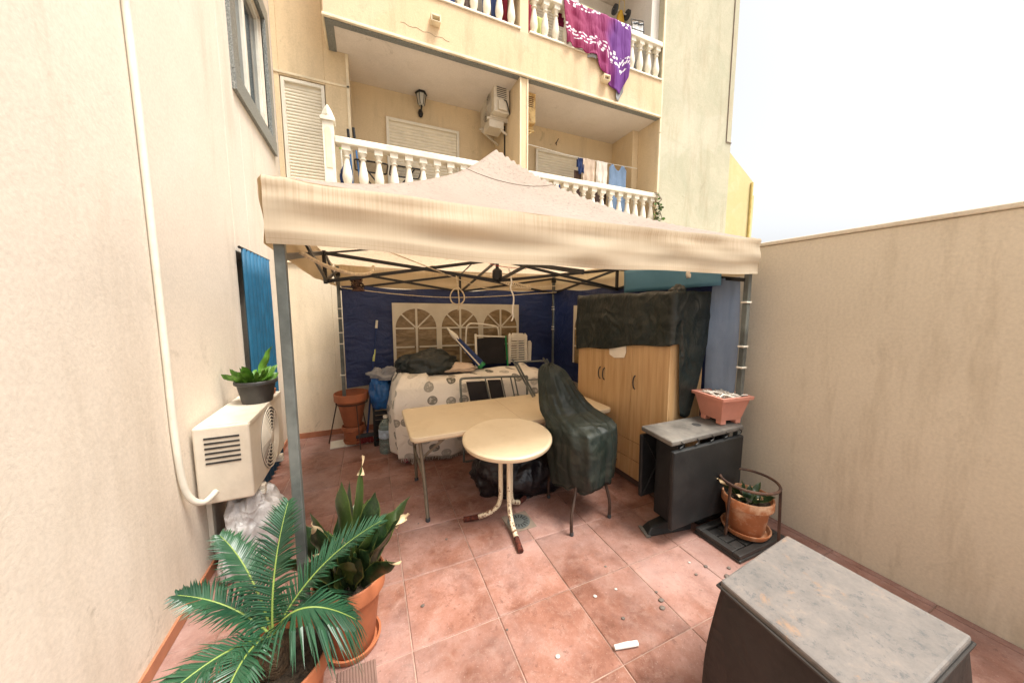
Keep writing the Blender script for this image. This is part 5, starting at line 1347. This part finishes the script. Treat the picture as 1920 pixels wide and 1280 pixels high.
# bedspread over the upper rail
zr = ZP+.03+BH+.085
def spread(u, v):
    x = 3.03 + 1.37*u
    # hem: long point towards the right
    hem = 5.93 - .10*u if u < .45 else 5.885 - .46*math.sin((u-.45)/.42*math.pi/2) if u < .87 else 5.45+.30*(u-.87)/.13
    hem += .02*N3((u*9,0,0))
    s = v
    if s < .84:
        t_ = s/.84; z = hem + (zr+.008-hem)*t_
        d = .012+.045*(1-t_)**.7*(.5+.5*math.sin(u*34+2*N3((u*3,t_*1.2,0)))) + .03*abs(N3((u*6,t_*3,2)))
        xx = x + .10*(1-t_)*(.55-u)*1.0
        return Vector((xx, Y0-.035-d, z))
    t_ = (s-.84)/.16
    return Vector((x, Y0-.04+.19*min(1,t_*1.4), zr+.012+.006*math.sin(u*20) - (max(0,t_-.7)*.9)))
BSD = thing('bedspread', 'magenta and purple bedspread with white leaf sprays over the upper rail', 'bedspread', (3.7,Y0-.1,5.6))
MB().grid(spread, 120, 60, lambda u, v: (u, v)).build('cloth', 'bedspread', BSD, smooth='all', solid=.006)
MB().grid(lambda u, v: spread(.80+.13*u, 0.0) + Vector((.0,.02,-.13*(1-v)+.02)) , 12, 4).build('grey_lining', 'grey_cloth', BSD, smooth='all', solid=.004)
MB().grid(lambda u, v: spread(.34+.11*u, 0.0) + Vector((.0,.02,-.07*(1-v)+.02)) , 12, 4).build('grey_lining', 'grey_cloth', BSD, smooth='all', solid=.004)
# toy with black wheels hung on the wall, clip dryer on the rail
TY_ = thing('hanging_toy', 'yellow toy with two black wheels hung at the upper balcony end', 'toy', (4.9,5.75,7.2))
for x in (4.69, 5.0):
    w_ = MB().lathe([(.0,-.03),(.06,-.03),(.085,-.02),(.085,.02),(.06,.03),(.0,.03)], (0,0,0), 20); w_.v = [Vector((x+p.z, 5.75+p.x, 7.53+p.y)) for p in w_.v]; w_.build('wheel', 'rubber', TY_, smooth=True)
MB().tube([(4.66,5.75,7.53),(5.03,5.75,7.53)], .012, 8).build('axle', 'white_plastic', TY_)
MB().grid(lambda u, v: Vector((4.83+(.04+.05*math.sin(v*math.pi))*math.cos(6.283*u), 5.75+.04*math.sin(6.283*u), 7.24+.30*v)), 14, 10, closed_u=True).build('body', 'yellow_toy', TY_, smooth='all')
MB().tube([(4.78,5.75,7.53),(4.80,5.75,7.75),(4.92,5.75,7.76),(4.93,5.75,7.55)], .008, 6).build('hook', 'yellow_strip', TY_)
CD = thing('clip_dryer', 'small black and white folding airer standing on the upper rail end', 'airer', (4.78,5.2,6.58))
for a, b in (((4.60,5.12,6.575),(4.58,5.16,6.90)),((4.88,5.12,6.575),(4.86,5.16,6.95)),((4.58,5.16,6.90),(4.86,5.16,6.95)),((4.59,5.14,6.74),(4.87,5.14,6.76))):
    MB().tube([a, b], .007, 6).build('bar', 'lamp_black', CD)
MB().grid(lambda u, v: Vector((4.61+.24*u, 5.15+.01*math.sin(u*12), 6.60+.26*v)), 12, 8).build('cloth', 'pure_white_cloth', CD, smooth='all', solid=.004)
MB().grid(lambda u, v: Vector((4.61+.24*u, 5.135+.01*math.sin(u*12), 6.82+.04*v+.03*u)), 12, 4).build('cloth', 'lamp_black', CD, smooth='all', solid=.004)
# trailing plant on the end of the lower right balustrade
VN = thing('trailing_plant', 'straggly trailing plant at the right end of the lower balustrade', 'plant', (5.16,4.93,3.3))
random.seed(31)
stems = []
for k in range(4):
    x = 5.12+.03*k; pts = [(x,Y0-.03,3.92),(x+.03,Y0-.06,3.84)]
    for j in range(7): pts.append((x+random.uniform(-.05,.10), Y0-.07+random.uniform(-.03,.02), 3.78-.07*j))
    sp_ = smoothpath(pts, 4); MB().tube(sp_, .005, 5).build('stem', 'twig', VN)
    stems += sp_
for k in range(46):
    p = random.choice(stems); a = random.uniform(0,6.28)
    if p.z > 3.72 and random.random() < .6: continue
    blade(p, (math.cos(a), math.sin(a)*.5-.3, random.uniform(-.6,.4)), random.uniform(.05,.085), .018, (0,0,-.02), a, n=4).build('leaf', 'ivy_leaf' if random.random() < .7 else 'light_leaf', VN, smooth='all')
